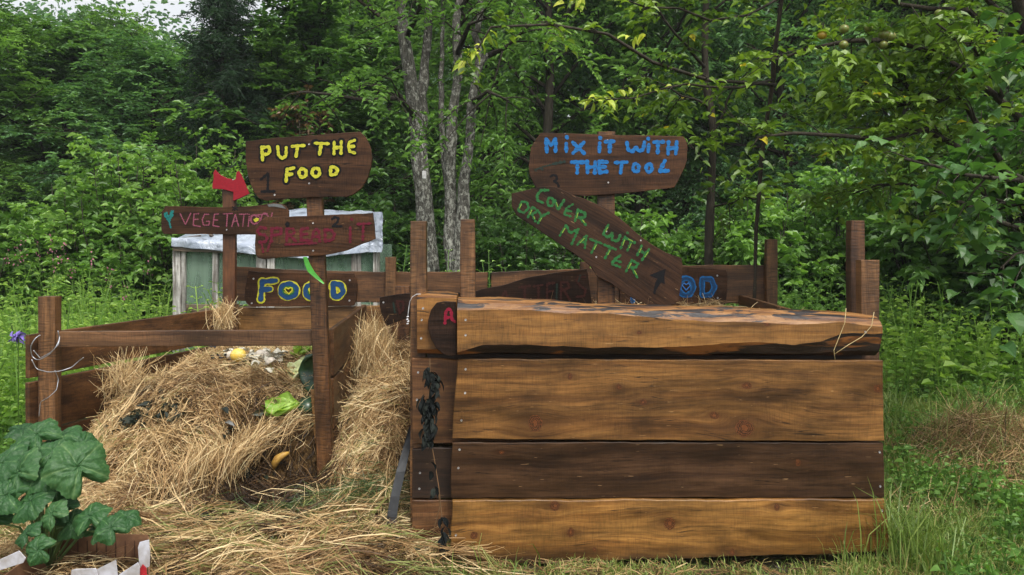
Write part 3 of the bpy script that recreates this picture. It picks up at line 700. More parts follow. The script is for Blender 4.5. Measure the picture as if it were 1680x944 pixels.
# ---------------------------------------------------------------- low growth
def herb_geo(g, h, n_pair, leaf, lw, up=.5, fine=False):
    """an upright leafy stem: stem ribbon + opposite leaf pairs"""
    k = np.arange(n_pair); s = (k+.8)/n_pair
    lean = g.normal(size=2)*.12*h
    P0 = np.c_[lean[0]*s**2, lean[1]*s**2, h*s]
    az = k*1.57+g.random()
    PP = np.repeat(P0, 2, 0); aa = np.stack([az, az+pi], 1).ravel()+g.normal(size=2*n_pair)*.3
    D = np.c_[np.cos(aa), np.sin(aa), np.full(2*n_pair, .35)]
    pet = leaf*.5; PP = PP+norm(D)*pet
    sz = leaf*np.repeat(np.sin(np.clip(.35+s*.9, 0, 1.25)*pi*.62+.35), 2)*1.1
    sz = np.maximum(sz, leaf*.4)
    V, Fc, A = leaves_geo(PP, D, sz, lw, g, up=up, droop=.3, fine=fine, v=np.clip(.35+.45*np.repeat(s, 2)+g.normal(size=2*n_pair)*.1, 0, 1))
    # petioles and stem as thin quads
    st = []; sf = []; w = .004
    n0 = len(V)
    q = np.linspace(0, 1, 5); c = np.c_[lean[0]*q**2, lean[1]*q**2, h*q]
    for dx in ((w, 0), (0, w)):
        b0 = n0+len(st)*1
        for p in c: st += [p+(dx[0], dx[1], 0), p-(dx[0], dx[1], 0)]
        for i in range(4): sf.append([b0+2*i, b0+2*i+1, b0+2*i+3, b0+2*i+2])
    for i in range(2*n_pair):
        p1 = PP[i]; p0 = P0[i//2]; b0 = n0+len(st); up_ = np.array([0, 0, w*.6])
        st += [p0+up_, p0-up_, p1-up_, p1+up_]; sf.append([b0, b0+1, b0+2, b0+3])
    V = np.concatenate([V, np.array(st)]); Fc = np.concatenate([Fc, np.array(sf)]); A = np.concatenate([A, np.full(len(st), .45)])
    return V, Fc, A
def scatter(protos_, pos, g, smin=.7, smax=1.2, tint=.12):
    Vs = []; Fs = []; As = []; n = 0
    idx = g.integers(0, len(protos_), len(pos))
    for k, (V, Fc, A) in enumerate(protos_):
        p = pos[idx == k]
        if len(p) == 0: continue
        s = g.uniform(smin, smax, len(p)); th = g.uniform(0, 2*pi, len(p)); c, d = np.cos(th)*s, np.sin(th)*s
        X = V[None, :, 0]*c[:, None]-V[None, :, 1]*d[:, None]+p[:, 0:1]
        Y = V[None, :, 0]*d[:, None]+V[None, :, 1]*c[:, None]+p[:, 1:2]
        Z = V[None, :, 2]*s[:, None]+p[:, 2:3]
        Vs.append(np.stack([X, Y, Z], -1).reshape(-1, 3))
        Fs.append((Fc[None]+(np.arange(len(p))*len(V))[:, None, None]+n).reshape(-1, 4)); n += len(p)*len(V)
        As.append(np.clip(A[None]+(g.normal(size=len(p))*tint)[:, None], 0, 1).ravel())
    return np.concatenate(Vs), np.concatenate(Fs), np.concatenate(As)
def poisson_xy(g, n, fx, d0, d1, pw=1.0):
    """random points seen between pixel columns fx at distances d0..d1"""
    y = d0+(d1-d0)*g.random(n)**pw; x = (g.uniform(fx[0], fx[1], n)-CX)/F*y
    return x, y
g = np.random.default_rng(100)
nettles = [herb_geo(g, g.uniform(.55, .95), int(g.integers(7, 11)), .085, .5) for _ in range(8)]
small = [herb_geo(g, g.uniform(.12, .3), int(g.integers(3, 6)), .06, .6) for _ in range(6)]
# left meadow
tall = [herb_geo(g, g.uniform(.95, 1.25), int(g.integers(11, 16)), .085, .38) for _ in range(8)]
x, y = poisson_xy(g, 1150, (-260, 430), 5.3, 9.6, 1.2)
k = ~((x > -3.75) & (x < -1.0) & (y > 7.0) & (y < 9.4)) & ~((x > -2.8) & (y < 6.3)); x, y = x[k], y[k]
zs = .30-.25*fbm(x, y, .9, 8)+.22*(1-sstep(5.4, 7.4, y))
V, Fc, A = scatter(tall, np.c_[x, y, ground_z(x, y)-zs], g, .75, 1.15, .2)
o = put_leaves('meadow_herbs', (V, Fc, A), lf_herb); tag(o, 'tall pale green herbs and weeds growing left of the bins', 'meadow', kind='stuff')
# right hand weeds
x, y = poisson_xy(g, 620, (1430, 1900), 6.2, 9.6)
k = x/y*F+CX > 1445; x, y = x[k], y[k]
V, Fc, A = scatter(nettles, np.c_[x, y, ground_z(x, y)-.05], g, .5, 1.15, .2)
o = put_leaves('nettle_patch', (V, Fc, A), lf_herb); tag(o, 'nettles and weeds growing right of the bins', 'weeds', kind='stuff')
# behind the fence and under the trees
x, y = poisson_xy(g, 1700, (350, 1500), 7.4, 12.5)
k = ~((x > -3.7) & (x < -1.0) & (y > 7.0) & (y < 9.4)); x, y = x[k], y[k]
V, Fc, A = scatter(nettles, np.c_[x, y, ground_z(x, y)-.05], g, .6, 1.25)
o = put_leaves('undergrowth', (V, Fc, A), lf_mid); tag(o, 'green undergrowth in front of the wood', 'undergrowth', kind='stuff')
# ground ivy / small weeds
def keep_out(x, y):   # inside the bins / hay area
    return ((x > -2.75) & (x < 2.1) & (y > 3.45) & (y < 6.3))
x, y = poisson_xy(g, 3600, (1380, 1800), 2.6, 8.0); k = ~keep_out(x, y) & (fbm(x, y, 1.6, 12) > -.2); x, y = x[k], y[k]
x2, y2 = poisson_xy(g, 1200, (-150, 120), 4.2, 7.5); x = np.r_[x, x2]; y = np.r_[y, y2]; k = ~keep_out(x, y); x, y = x[k], y[k]
V, Fc, A = scatter(small, np.c_[x, y, ground_z(x, y)-.01], g, .35, .95)
o = put_leaves('ground_weeds', (V, Fc, np.clip(A*1.0-.12, 0, 1)), lf_mid); tag(o, 'small leafy weeds in the grass', 'weeds', kind='stuff')

# flowers of the meadow
fl_p = simple('petal_pink', (.42, .15, .22), .6); fl_v = simple('petal_violet', (.22, .16, .50), .6)
gs = np.random.default_rng(110)
fx = [(38, 396), (62, 398), (84, 386), (104, 400), (28, 405), (90, 415), (118, 425), (150, 412), (12, 410), (180, 440), (245, 425), (205, 470)]
fo = None
for i, (px, py) in enumerate(fx):
    d = 7.6+.15*(i % 5); top = P(px, py, d); b = np.array([top[0]+.05, d, gz(top[0], d)])
    r = thing('willowherb', b, 'slim stalk of pink blossoms in the left meadow', 'flower', 'pink flower stalks in the left meadow')
    mb = MB(); mb.tube([b, (b+top)/2+(.02, 0, 0), top], [.004, .003, .002], 4); st = mb.build('stem', lf_herb, r)
    n = 10; t = gs.random(n); pp = top+np.c_[gs.normal(size=n)*.018, gs.normal(size=n)*.018, -.22*t+.02]
    V, Fc, A = leaves_geo(pp, gs.normal(size=(n, 3)), .022, .7, gs, up=.2); mesh_obj('blossom', V, (Fc.astype(np.int32).ravel(), np.full(len(Fc), 4)), fl_p, r)
    n = 26; t = gs.random(n); s = t[:, None]; pp = b+(top-b)*s*.8; V, Fc, A = leaves_geo(pp, np.c_[gs.normal(size=(n, 2)), np.full(n, .4)], .09, .2, gs)
    put_leaves('leaves', (V, Fc, A), lf_herb, r)
p = P(30, 551, 4.9); b = np.array([p[0], p[1], 0.0]); r = thing('scabious', b, 'single violet flower beside the left corner post', 'flower')
mb = MB(); mb.tube([b, p], .003, 4); mb.build('stem', lf_herb, r)
V, Fc, A = leaves_geo(p+gs.normal(size=(40, 3))*.012, gs.normal(size=(40, 3)), .035, .5, gs); mesh_obj('blossom', V, (Fc.astype(np.int32).ravel(), np.full(len(Fc), 4)), fl_v, r)

# single weeds standing up behind the fence
def weed(px, d, h, seed, label, n=5, leaf=.1, spread=.12, mat=lf_light, bush=False):
    g = np.random.default_rng(seed); x = (px-CX)/F*d; b = np.array([x, d, gz(x, d)]); r = thing('tall_weed', b, label, 'plant', 'tall weeds behind the back boards')
    V, Fc, A = scatter([herb_geo(g, h*g.uniform(.75, 1), int(h/.1), leaf, .5, up=.6, fine=True) for _ in range(n)], b+np.c_[g.normal(size=(n, 2))*spread, np.zeros(n)], g, .8, 1.0, .08)
    put_leaves('foliage', (V, Fc, A), mat, r)
weed(650, 6.9, 1.62, 1, 'pale leafy weed standing left of the tall middle post', 2, .10, .06)
weed(668, 6.7, 1.45, 11, 'lower leafy weed against the left side of the tall middle post', 2, .09, .05)
weed(730, 6.8, 1.55, 2, 'thin weed standing in front of the grey trunks between two posts', 2, .07, .05)
weed(820, 6.7, 1.55, 3, 'leafy weed just right of the second middle post', 3, .10, .06)
weed(872, 6.8, 1.5, 4, 'wide leafy weed below the drooping green lettered sign', 5, .11, .10)
weed(905, 6.7, 1.4, 12, 'low leafy weed above the dark lettered board', 3, .1, .08)
weed(1020, 6.9, 1.72, 5, 'weed rising beside the post of the blue lettered sign', 2, .10, .05)
weed(1045, 6.6, 1.4, 6, 'lime weed peeping above the green lettered sign', 3, .09, .06, lf_lime)
weed(1105, 6.7, 1.38, 7, 'lime leaved weed left of the slim dark trunk', 3, .10, .07)
weed(1320, 6.9, 1.3, 8, 'leafy weed right of the short back post', 4, .09, .12)

# ---------------------------------------------------------------- grass
def blades(x, y, z, ln, w, g, bend=.5, v=None, dirv=None):
    n = len(x); th = g.uniform(0, 2*pi, n); ln = ln*(.5+g.random(n)); w = w*(.7+.6*g.random(n))
    B = np.c_[x, y, z]; az = g.uniform(0, 2*pi, n); lv = np.c_[np.cos(az), np.sin(az), np.zeros(n)]
    S = np.c_[np.cos(th), np.sin(th), np.zeros(n)]*w[:, None]/2; bd = (bend*g.uniform(.1, 1.4, n))[:, None]
    L = ln[:, None]; up = np.array([0, 0, 1.])
    p1 = B+up*L*.45+lv*L*bd*.15; p2 = B+up*L*(.8-.15*bd)+lv*L*bd*.5; p3 = B+up*L*(1-.45*bd)+lv*L*bd*1.0
    V = np.stack([B-S, B+S, p1+S*.9, p1-S*.9, p2+S*.6, p2-S*.6, p3+S*.1, p3-S*.1], 1).reshape(-1, 3)
    f = np.arange(n)[:, None]*8+np.array([[0, 1, 2, 3, 3, 2, 4, 5, 5, 4, 6, 7]]); Fc = f.reshape(-1, 4)
    if v is None: v = g.random(n)
    return V, Fc, np.repeat(v, 8)
grass_m = leaf_mat('grass_blade', (.06, .11, .02), (.15, .23, .045), (.30, .36, .10), yel=(.42, .34, .14), rough=.5)
def hayzone(x, y):  # 1 where hay litter covers the ground
    return np.clip(sstep(-2.6, -2.1, x)*(1-sstep(-.55, -.2, x+.0*y))*sstep(2.3, 2.7, y+.25*fbm(x, y, 2, 21)), 0, 1)
g = np.random.default_rng(120)
x, y = poisson_xy(g, 120000, (1380, 1900), 2.3, 9, 1.3)
dn = fbm(x, y, 1.3, 13); k = ~((x < 1.68) & (y > 3.42) & (y < 6.4)) & (g.random(len(x)) < .55+.6*dn); x, y, dn = x[k], y[k], dn[k]
x2, y2 = poisson_xy(g, 26000, (-260, 130), 2.4, 8.5); k = ~((x2 > -2.7) & (y2 > 4.2)); x2, y2 = x2[k], y2[k]; k = g.random(len(x2)) < .6+.6*fbm(x2, y2, 1.3, 14); x2, y2 = x2[k], y2[k]
x3, y3 = poisson_xy(g, 24000, (560, 1440), 2.3, 3.47, .6); k = g.random(len(x3)) < .22+1.5*fbm(x3, y3, 3, 15)+.35*sstep(-.6, .2, x3); x3, y3 = x3[k], y3[k]
x4, y4 = poisson_xy(g, 14000, (130, 700), 2.6, 3.9); k = g.random(len(x4)) < .18+1.4*fbm(x4, y4, 2.2, 16); x4, y4 = x4[k], y4[k]
X_ = np.r_[x, x2, x3, x4]; Y_ = np.r_[y, y2, y3, y4]; hl = np.r_[.12+.05*dn, np.full(len(x2), .10), np.full(len(x3), .075), np.full(len(x4), .07)]
vg = np.clip(.45+.5*fbm(X_, Y_, 1.1, 17)+g.normal(size=len(X_))*.18, 0, .98); vg = np.where(g.random(len(X_)) < np.where(Y_ < 3.5, .28, .08), 1.0, vg)
V, Fc, A = blades(X_, Y_, ground_z(X_, Y_)-.01, hl, .005+0*X_, g, .8, v=vg)
o = put_leaves('grass', (V, Fc, A), grass_m); tag(o, 'green grass around the bins', 'grass', kind='stuff')
g = np.random.default_rng(122)
x, y = poisson_xy(g, 20000, (1440, 1800), 4.9, 8.2); k = g.random(len(x)) < .25+1.2*fbm(x, y, 1.7, 19); x, y = x[k], y[k]
V, Fc, A = blades(x, y, ground_z(x, y)-.01, .20+.1*fbm(x, y, 2, 18), .006+0*x, g, .8, v=np.clip(.62+.35*fbm(x, y, 1.4, 17)+g.normal(size=len(x))*.16, 0, 1))
o = put_leaves('long_grass', (V, Fc, A), grass_m); tag(o, 'long pale grass on the bank at the right', 'grass', kind='stuff')
# tall tufts at the box corners
g = np.random.default_rng(121)
for i, (px, d, n, h, lb) in enumerate([(1475, 3.45, 130, .34, 'tall green grass tuft at the right front corner of the big bin'), (805, 3.3, 26, .16, 'small grass tuft in front of the big bin\'s left end'),
        (1405, 3.3, 40, .2, 'grass tuft before the right end of the big bin'), (1540, 3.3, 120, .28, 'low grass tuft right of the corner tuft')]):
    x0 = (px-CX)/F*d; x = x0+g.normal(size=n)*.07; y = d+g.normal(size=n)*.06
    V, Fc, A = blades(x, y, ground_z(x, y)-.01, h*np.ones(n), .006+0*x, g, .55, v=np.clip(.5+g.normal(size=n)*.2, 0, 1))
    o = put_leaves('grass_tuft', (V, Fc, A), grass_m, loc=(x0, d, gz(x0, d))); tag(o, lb, 'grass tuft', 'grass tufts near the big bin')

# ---------------------------------------------------------------- hay
def hay_h(x, y):
    base = sstep(3.75, 4.95, y+.12*fbm(x, y, 1.4, 30))*.60*(.84+.16*sstep(-2.5, -1.9, x))
    cl = sstep(4.44, 4.60, y+.04*fbm(x, y, 6, 35))                              # broken face near the leaning post
    base = base*(1-sstep(-1.66, -1.46, x)*(1-cl)*.92)
    s1 = base-.17*np.exp(-((x+1.72)/.24)**2-((y-4.15)/.09)**2)
    xw = -2.66+.3*(y-4.5); s1 = s1*sstep(xw+.04, xw+.36-.14*sstep(4.9, 5.4, y), x)*(1-sstep(-1.12, -.98, x)*(y > 4.3))*(1-sstep(-1.3, -1.0, x)*(y <= 4.3))
    s2 = sstep(3.35, 5.5, y+.22*fbm(x, y, 2.6, 31)-.30*(1-sstep(-1.05, -.75, x)))*.58*sstep(-1.12, -1.0, x)*(1-sstep(-.62, -.5, x))
    z = np.maximum(s1, s2)+(.055*fbm(x, y, 3.2, 32)+.035*fbm(x, y, 8, 34))*sstep(3.7, 4.2, y)
    return np.maximum(z, 0)+ground_z(x, y)*.0+.012*hayzone(x, y)+.02*fbm(x, y, 5, 33)*hayzone(x, y)
def strands(C, D, ln, w, g, curl=.25, sag=.1, v=None, seg=4, roll=None):
    n = len(C); D = norm(D); R1 = norm(np.cross(D, g.normal(size=(n, 3)))); R2 = np.cross(D, R1)
    ln = np.broadcast_to(ln, n)[:, None]; w = np.broadcast_to(w, n)[:, None]
    c1 = g.normal(size=(n, 1))*curl; c2 = g.normal(size=(n, 1))*curl*.6
    L = []
    for i in range(seg+1):
        t = i/seg-.5
        p = C+D*ln*t+R1*ln*c1*(t*t*2-.2)+R2*ln*c2*t*t*t*4+np.array([0, 0, -1.])*ln*sag*(t+.5)**2
        L += [p+R2*w*.5*(1-abs(t)*1.1), p-R2*w*.5*(1-abs(t)*1.1)]
    V = np.stack(L, 1).reshape(-1, 3); m = 2*(seg+1)
    f = np.concatenate([[2*i, 2*i+1, 2*i+3, 2*i+2] for i in range(seg)])
    Fc = (np.arange(n)[:, None]*m+f[None]).reshape(-1, 4)
    if v is None: v = g.random(n)
    return V, Fc, np.repeat(v, m)
hay_m, nt, out = new_mat('hay_straw'); gg = G(nt); v = gg.attr()
cc = gg.ramp(v, [(0, (.02, .012, .006)), (.22, (.12, .064, .026)), (.45, (.33, .20, .085)), (.68, (.55, .385, .185)), (.96, (.80, .65, .38)), (1, (.20, .22, .06))])
b = gg.bsdf(cc, .55, .35); t = nt.nodes.new('ShaderNodeBsdfTranslucent'); nt.links.new(cc, t.inputs[0]); mx = nt.nodes.new('ShaderNodeMixShader'); mx.inputs[0].default_value = .2
nt.links.new(b.outputs[0], mx.inputs[1]); nt.links.new(t.outputs[0], mx.inputs[2]); nt.links.new(mx.outputs[0], out.inputs[0])
hb, nt, out = new_mat('hay_under'); gg = G(nt); co = gg.coord(); n = gg.noise(co, 18, 6, .75); n2 = gg.noise(co, 2.5, 3)
cc = gg.mix(gg.ramp(n, [(.4, 0.0), (.65, 1.0)]), (.018, .012, .006), (.17, .10, .04)); b = gg.bsdf(cc, .9, .1, gg.bump(n, 1, .03)); nt.links.new(b.outputs[0], out.inputs[0])
gx = np.linspace(-2.8, -.40, 150); gy = np.linspace(2.2, 6.35, 190); HX, HYY = np.meshgrid(gx, gy); HZ = hay_h(HX, HYY)
ff = grid_faces(len(gy), len(gx))
rim = (HX < -2.72) | (HX > -.44); HZb = np.where(rim | (HYY < 2.25), -.05, HZ-.004)
hay = mesh_obj('hay_heap', np.c_[HX.ravel(), HYY.ravel(), HZb.ravel()], (ff.ravel(), np.full(len(ff), 4)), hb, smooth=True)
tag(hay, 'heap of cut hay and straw filling the open bins and spilling forward', 'hay', kind='stuff')
def hay_on(x, y, g, ln=(.1, .32), w=.0038, lift=.02, tilt=.3, vv=None, bundle=6):
    nb = max(1, len(x)//bundle); x = x[:nb]; y = y[:nb]; vb = None if vv is None else vv[:nb]
    fl = .45+fbm(x, y, 1.0, 40)*1.8+fbm(x, y, 4, 45)*1.3+g.normal(size=nb)*.65
    Lb = g.uniform(ln[0], ln[1], nb); tb = g.normal(size=nb)*tilt; lb = g.random(nb)**1.5*lift*2.2
    r_ = lambda q: np.repeat(q, bundle)
    n = nb*bundle; fl = r_(fl)+g.normal(size=n)*.22; L = r_(Lb)*g.uniform(.6, 1.25, n)
    off = g.normal(size=n)*.016; al = g.normal(size=n)*.05
    x = r_(x)-np.sin(fl)*off+np.cos(fl)*al; y = r_(y)+np.cos(fl)*off+np.sin(fl)*al; e = .03
    z = hay_h(x, y); gxx = (hay_h(x+e, y)-hay_h(x-e, y))/(2*e); gyy = (hay_h(x, y+e)-hay_h(x, y-e))/(2*e)
    D = np.c_[np.cos(fl), np.sin(fl), np.clip(gxx*np.cos(fl)+gyy*np.sin(fl), -1.5, 1.5)+r_(tb)+g.normal(size=n)*.08]
    C = np.c_[x, y, z+r_(lb)+g.random(n)*.008+.003]
    vv = np.clip(.58+.30*fbm(x, y, 1.5, 41)+g.normal(size=n)*.19, .02, .97) if vb is None else np.clip(r_(vb)+g.normal(size=n)*.08*(r_(vb) < .99), 0, 1)
    return strands(C, D, L, w*(.6+.9*g.random(n)), g, .25, .08, vv)
g = np.random.default_rng(130); parts = []
x = g.uniform(-2.66, -.47, 72000); y = 3.55+2.7*g.random(72000)
k = ~((x > -1.1) & (x < -1.0) & (y > 4.45)); x, y = x[k], y[k]
shade = sstep(-.15, .1, .0*x)
dark = 1.1*sstep(-1.66, -1.45, x)*(1-sstep(4.5, 4.64, y))*(x < -1.0)+.9*np.exp(-((x+1.72)/.24)**2-((y-4.1)/.1)**2)+.45*(fbm(x, y, 1.1, 44) > .42)  # strands coloured darker inside the hollows to deepen their shade, plus random patches
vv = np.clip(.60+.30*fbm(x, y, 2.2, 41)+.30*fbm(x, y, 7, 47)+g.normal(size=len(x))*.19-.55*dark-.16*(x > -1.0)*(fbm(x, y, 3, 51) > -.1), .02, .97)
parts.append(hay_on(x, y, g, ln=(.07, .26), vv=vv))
# fringe combed over the rim of the hollow and down the front
for (p0, p1, n, dn) in (((300, 770, 4.2), (385, 742, 4.25), 260, (-.5, -.45, -.9)), ((385, 742, 4.3), (440, 705, 4.45), 260, (-.8, -.4, -.5)), ((430, 700, 4.52), (515, 678, 4.58), 340, (-.95, -.3, -.2)), ((230, 800, 4.1), (310, 770, 4.12), 100, (.2, -.5, -.7))):
    a_, b_ = P(*p0), P(*p1); t = g.random((n, 1)); C = a_+(b_-a_)*t+g.normal(size=(n, 3))*np.array([.04, .07, .035])
    parts.append(strands(C, np.array(dn)+g.normal(size=(n, 3))*.55, g.uniform(.08, .28, n), .004, g, .35, .3, np.clip(.62+g.normal(size=n)*.18, 0, .97)))
# litter on the ground in front
x = g.uniform(-2.7, -.1, 28000); y = g.uniform(2.35, 3.9, 28000); k = g.random(len(x)) < (.25+.75*hayzone(x, y))*np.clip(.8+.8*fbm(x, y, 2.4, 46), .25, 1); x, y = x[k], y[k]
vv = np.clip(.44+.45*fbm(x, y, 2.6, 42)+.2*fbm(x, y, 7, 48)+g.normal(size=len(x))*.2, .02, .97); vv = np.where(g.random(len(x)) < .16+.25*fbm(x, y, 2, 49), 1, vv)
parts.append(hay_on(x, y, g, ln=(.08, .4), lift=.05, tilt=.15, vv=vv))
x = g.uniform(-.2, 1.9, 2600); y = g.uniform(2.6, 3.44, 2600); parts.append(hay_on(x, y, g, ln=(.05, .22), lift=.006, tilt=.05, vv=np.clip(.42+.3*fbm(x, y, 2.6, 42)+g.normal(size=2600)*.15, 0, .9)))
x = g.uniform(-3.9, -2.6, 2500); y = g.uniform(2.7, 4.6, 2500); parts.append(hay_on(x, y, g, ln=(.05, .25), lift=.03, tilt=.1))
x = g.uniform(-2.3, -.6, 700); y = g.uniform(2.6, 5, 700); V, Fc, A = hay_on(x, y, g, ln=(.25, .5), w=.004, lift=.05, tilt=.25, vv=g.uniform(.6, .97, 700)); parts.append((V, Fc, A))
def combine(parts):
    n = 0; Fs = []
    for V, Fc, A in parts: Fs.append(Fc+n); n += len(V)
    return np.concatenate([p[0] for p in parts]), np.concatenate(Fs), np.concatenate([p[2] for p in parts])
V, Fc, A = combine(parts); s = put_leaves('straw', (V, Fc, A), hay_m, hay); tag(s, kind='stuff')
# tufts hanging over boards
def hay_tuft(loc, n, ext, g, label, ln=(.15, .35), down=-.9, top=.1):
    C = np.array(loc)+g.normal(size=(n, 3))*np.array(ext)
    D = np.c_[g.normal(size=(n, 2))*.45, down+g.normal(size=n)*.35]
    V, Fc, A = strands(C, D, g.uniform(*ln, n), .004, g, .25, .15, np.clip(.68+g.normal(size=n)*.16, 0, .97))
    o = put_leaves('hay_tuft', (V, Fc, A), hay_m, loc=loc); tag(o, label, 'hay tuft', kind=None); return o
g = np.random.default_rng(131)
hay_tuft(P(366, 518, 5.75), 300, (.035, .05, .03), g, 'tuft of hay hanging over the back left corner of the left bin', ln=(.08, .24), down=-.7)
hay_tuft(P(612, 572, 5.4), 1000, (.05, .12, .065), g, 'tall tuft of hay caught on top of the partition between the bins', ln=(.12, .30), down=-.9)
hay_tuft(P(640, 632, 5.15), 420, (.12, .16, .035), g, 'loose hay bulging in the middle bin below the tall tuft', ln=(.2, .4), down=-.5)
hay_tuft(P(205, 618, 4.9), 260, (.05, .08, .035), g, 'small tuft of hay leaning against the left side boards', down=-.5)
# dry tussock and hay spread at the right
n = 5200; x = g.normal(size=n)*.42+2.9; y = g.normal(size=n)*.4+4.7; bump = np.exp(-((x-2.95)/.5)**2-((y-4.8)/.45)**2); z = ground_z(x, y)+.36*bump*g.random(n)**.6
V, Fc, A = strands(np.c_[x, y, z+.02], np.c_[(x-2.95)*1.2+g.normal(size=n)*.6, (y-4.8)*1.2+g.normal(size=n)*.6, g.normal(size=n)*.5-.2], g.uniform(.12, .45, n), .004, g, .35, .15, np.where(g.random(n) < .30, 1, np.clip(.45+g.normal(size=n)*.2, 0, .97)))
o = put_leaves('dry_grass', (V, Fc, A), hay_m, loc=(2.9, 4.7, 0)); tag(o, 'brown dry grass piled into a low mound at the right edge', 'dry grass', kind='stuff')
n = 900; x = g.normal(size=n)*.3+2.2; y = g.normal(size=n)*.5+4.3; V, Fc, A = strands(np.c_[x, y, ground_z(x, y)+.03], np.c_[g.normal(size=(n, 2)), g.normal(size=n)*.2], g.uniform(.12, .4, n), .004, g, .35, .15, np.clip(.5+g.normal(size=n)*.2, 0, .97))
o = put_leaves('dry_grass', (V, Fc, A), hay_m, loc=(2.2, 4.3, 0)); tag(o, 'thin brown straw scattered beside the big bin', 'dry grass', kind='stuff')
# right bin fill
x = g.uniform(-.4, 1.6, 3000); y = g.uniform(3.8, 6.1, 3000)
V, Fc, A = strands(np.c_[x, y, .92+.06*fbm(x, y, 2, 50)+g.random(3000)*.03], np.c_[g.normal(size=(3000, 2)), g.normal(size=3000)*.2], g.uniform(.1, .35, 3000), .004, g, .25, .1)
mbx = MB(); xs_ = np.linspace(-.42, 1.6, 30); ys_ = np.linspace(3.75, 6.15, 30); A1, B1 = np.meshgrid(xs_, ys_); f2 = grid_faces(30, 30)
ho = mesh_obj('hay_fill', np.c_[A1.ravel(), B1.ravel(), (.9+.06*fbm(A1, B1, 2, 50)).ravel()], (f2.ravel(), np.full(len(f2), 4)), hb, smooth=True)
tag(ho, 'hay lying inside the big closed bin', 'hay', kind='stuff'); tag(put_leaves('straw', (V, Fc, A), hay_m, ho), kind='stuff')
# ---------------------------------------------------------------- timber
BR = R  # keep
W_old = wood('wood_weathered', (0.0360, 0.0154, 0.0062), (0.0840, 0.0364, 0.0135), (0.1360, 0.0616, 0.0218), 'x', .65, .35)
W_oldy = wood('wood_weathered_deep', (0.0400, 0.0168, 0.0062), (0.0880, 0.0385, 0.0135), (0.1440, 0.0630, 0.0208), 'y', .6, .35)
W_post = wood('wood_post', (0.0560, 0.0245, 0.0094), (0.1040, 0.0476, 0.0177), (0.1600, 0.0770, 0.0286), 'z', .45, .95, ring=10, sawf=130)
W_postd = wood('wood_post_dark', (0.0360, 0.0140, 0.0057), (0.0680, 0.0280, 0.0104), (0.1120, 0.0490, 0.0177), 'z', .55, .95, ring=10, sawf=130)
W_rail = wood('wood_rail', (0.0400, 0.0175, 0.0073), (0.0800, 0.0364, 0.0146), (0.1280, 0.0630, 0.0260), 'x', .5, .5)
W_pale = wood('wood_pale', (0.1280, 0.0595, 0.0182), (0.2160, 0.1050, 0.0312), (0.3040, 0.1540, 0.0494), 'x', .35, .3)
W_sign = wood('wood_sign', (.018, .0075, .0035), (.042, .018, .0075), (.070, .031, .013), 'x', .35, .55, rough=.6, sheen=.18, fiber=.4)
W_signd = wood('wood_sign_dark', (.009, .005, .003), (.020, .010, .006), (.032, .016, .009), 'x', .3, .5, rough=.6, sheen=.15)
steel = simple('screw_steel', (.55, .55, .56), .35, .6, metal=.9, sc=80)

SCREW = None
def screw(p, parent, r=.0055):
    """countersunk screw head at p (world), facing the camera side"""
    mb = MB(); n = 10; an = np.arange(n)/n*2*pi; V = [(0, -.0022, 0)]
    for k, (q, yy) in enumerate(((.35, -.0022), (.4, -.0004), (.85, -.0018), (1.0, .001))):
        for a in an: V.append((cos(a)*r*q, yy, sin(a)*r*q))
    Fc = [(0, 1+i, 1+(i+1) % n) for i in range(n)]
    for k in range(3):
        for i in range(n): j = (i+1) % n; Fc.append((1+k*n+j, 1+k*n+i, 1+(k+1)*n+i, 1+(k+1)*n+j))
    mb.add(np.array(V)+np.array(p), Fc); return mb.build('screw', steel, parent)

def rough_outline(px_pts, d, step=.03, jit=.0015, seed=0):
    q = np.array([P(a, b, d)[[0, 2]] for a, b in px_pts]); g = np.random.default_rng(seed); out_ = []
    for i in range(len(q)):
        a, b = q[i], q[(i+1) % len(q)]; L = np.linalg.norm(b-a); n = max(1, int(L/step)); nn = np.array([-(b-a)[1], (b-a)[0]])/max(L, 1e-6)
        ph = g.random(4)*6.28
        for k in range(n):
            t = k/n; j = 0 if k == 0 else (sin(t*L*9+ph[0])+.6*sin(t*L*23+ph[1])+.5*sin(t*L*61+ph[2]))*jit
            out_.append(a+(b-a)*t+nn*j)
    return np.array(out_)
def plank(name, px_pts, d, th, mat, parent, seed=0, jit=.0015, screws=(), ch=.003, label=None):
    mb = MB(); mb.prism(rough_outline(px_pts, d, .03, jit, seed), d, d+th, ch=ch)
    o = mb.build(name, mat, parent)
    if label: o['label'] = label
    for s in screws: screw(P(s[0], s[1], d), o)
    return o
def vpost(name, x0, x1, ytop, zbot, d, mat, parent, dep=None, x0b=None, x1b=None, ybot=None, top_slope=0):
    """post given by pixel columns at the top, world bottom height"""
    a = P(x0, ytop, d); b = P(x1, ytop, d); w = b[0]-a[0]; dep = dep or w
    x0b = x0 if x0b is None else x0b; x1b = x1 if x1b is None else x1b; c = P(x0b, ytop, d)[0]; e = P(x1b, ytop, d)[0]
    z1 = a[2]; mb = MB()
    O = [(c, zbot), (e, zbot), (b[0], z1-top_slope), (a[0], z1)]
    k = 9; Lp = [(c+(a[0]-c)*t+.0015*sin(t*19+x0), zbot+(z1-zbot)*t) for t in np.linspace(0, 1, k)]
    Rp = [(e+(b[0]-e)*t+.0015*sin(t*17+x1), zbot+(z1-top_slope-zbot)*t) for t in np.linspace(0, 1, k)]
    mb.prism(Rp+Lp[::-1], d, d+dep, ch=.003); return mb.build(name, mat, parent)
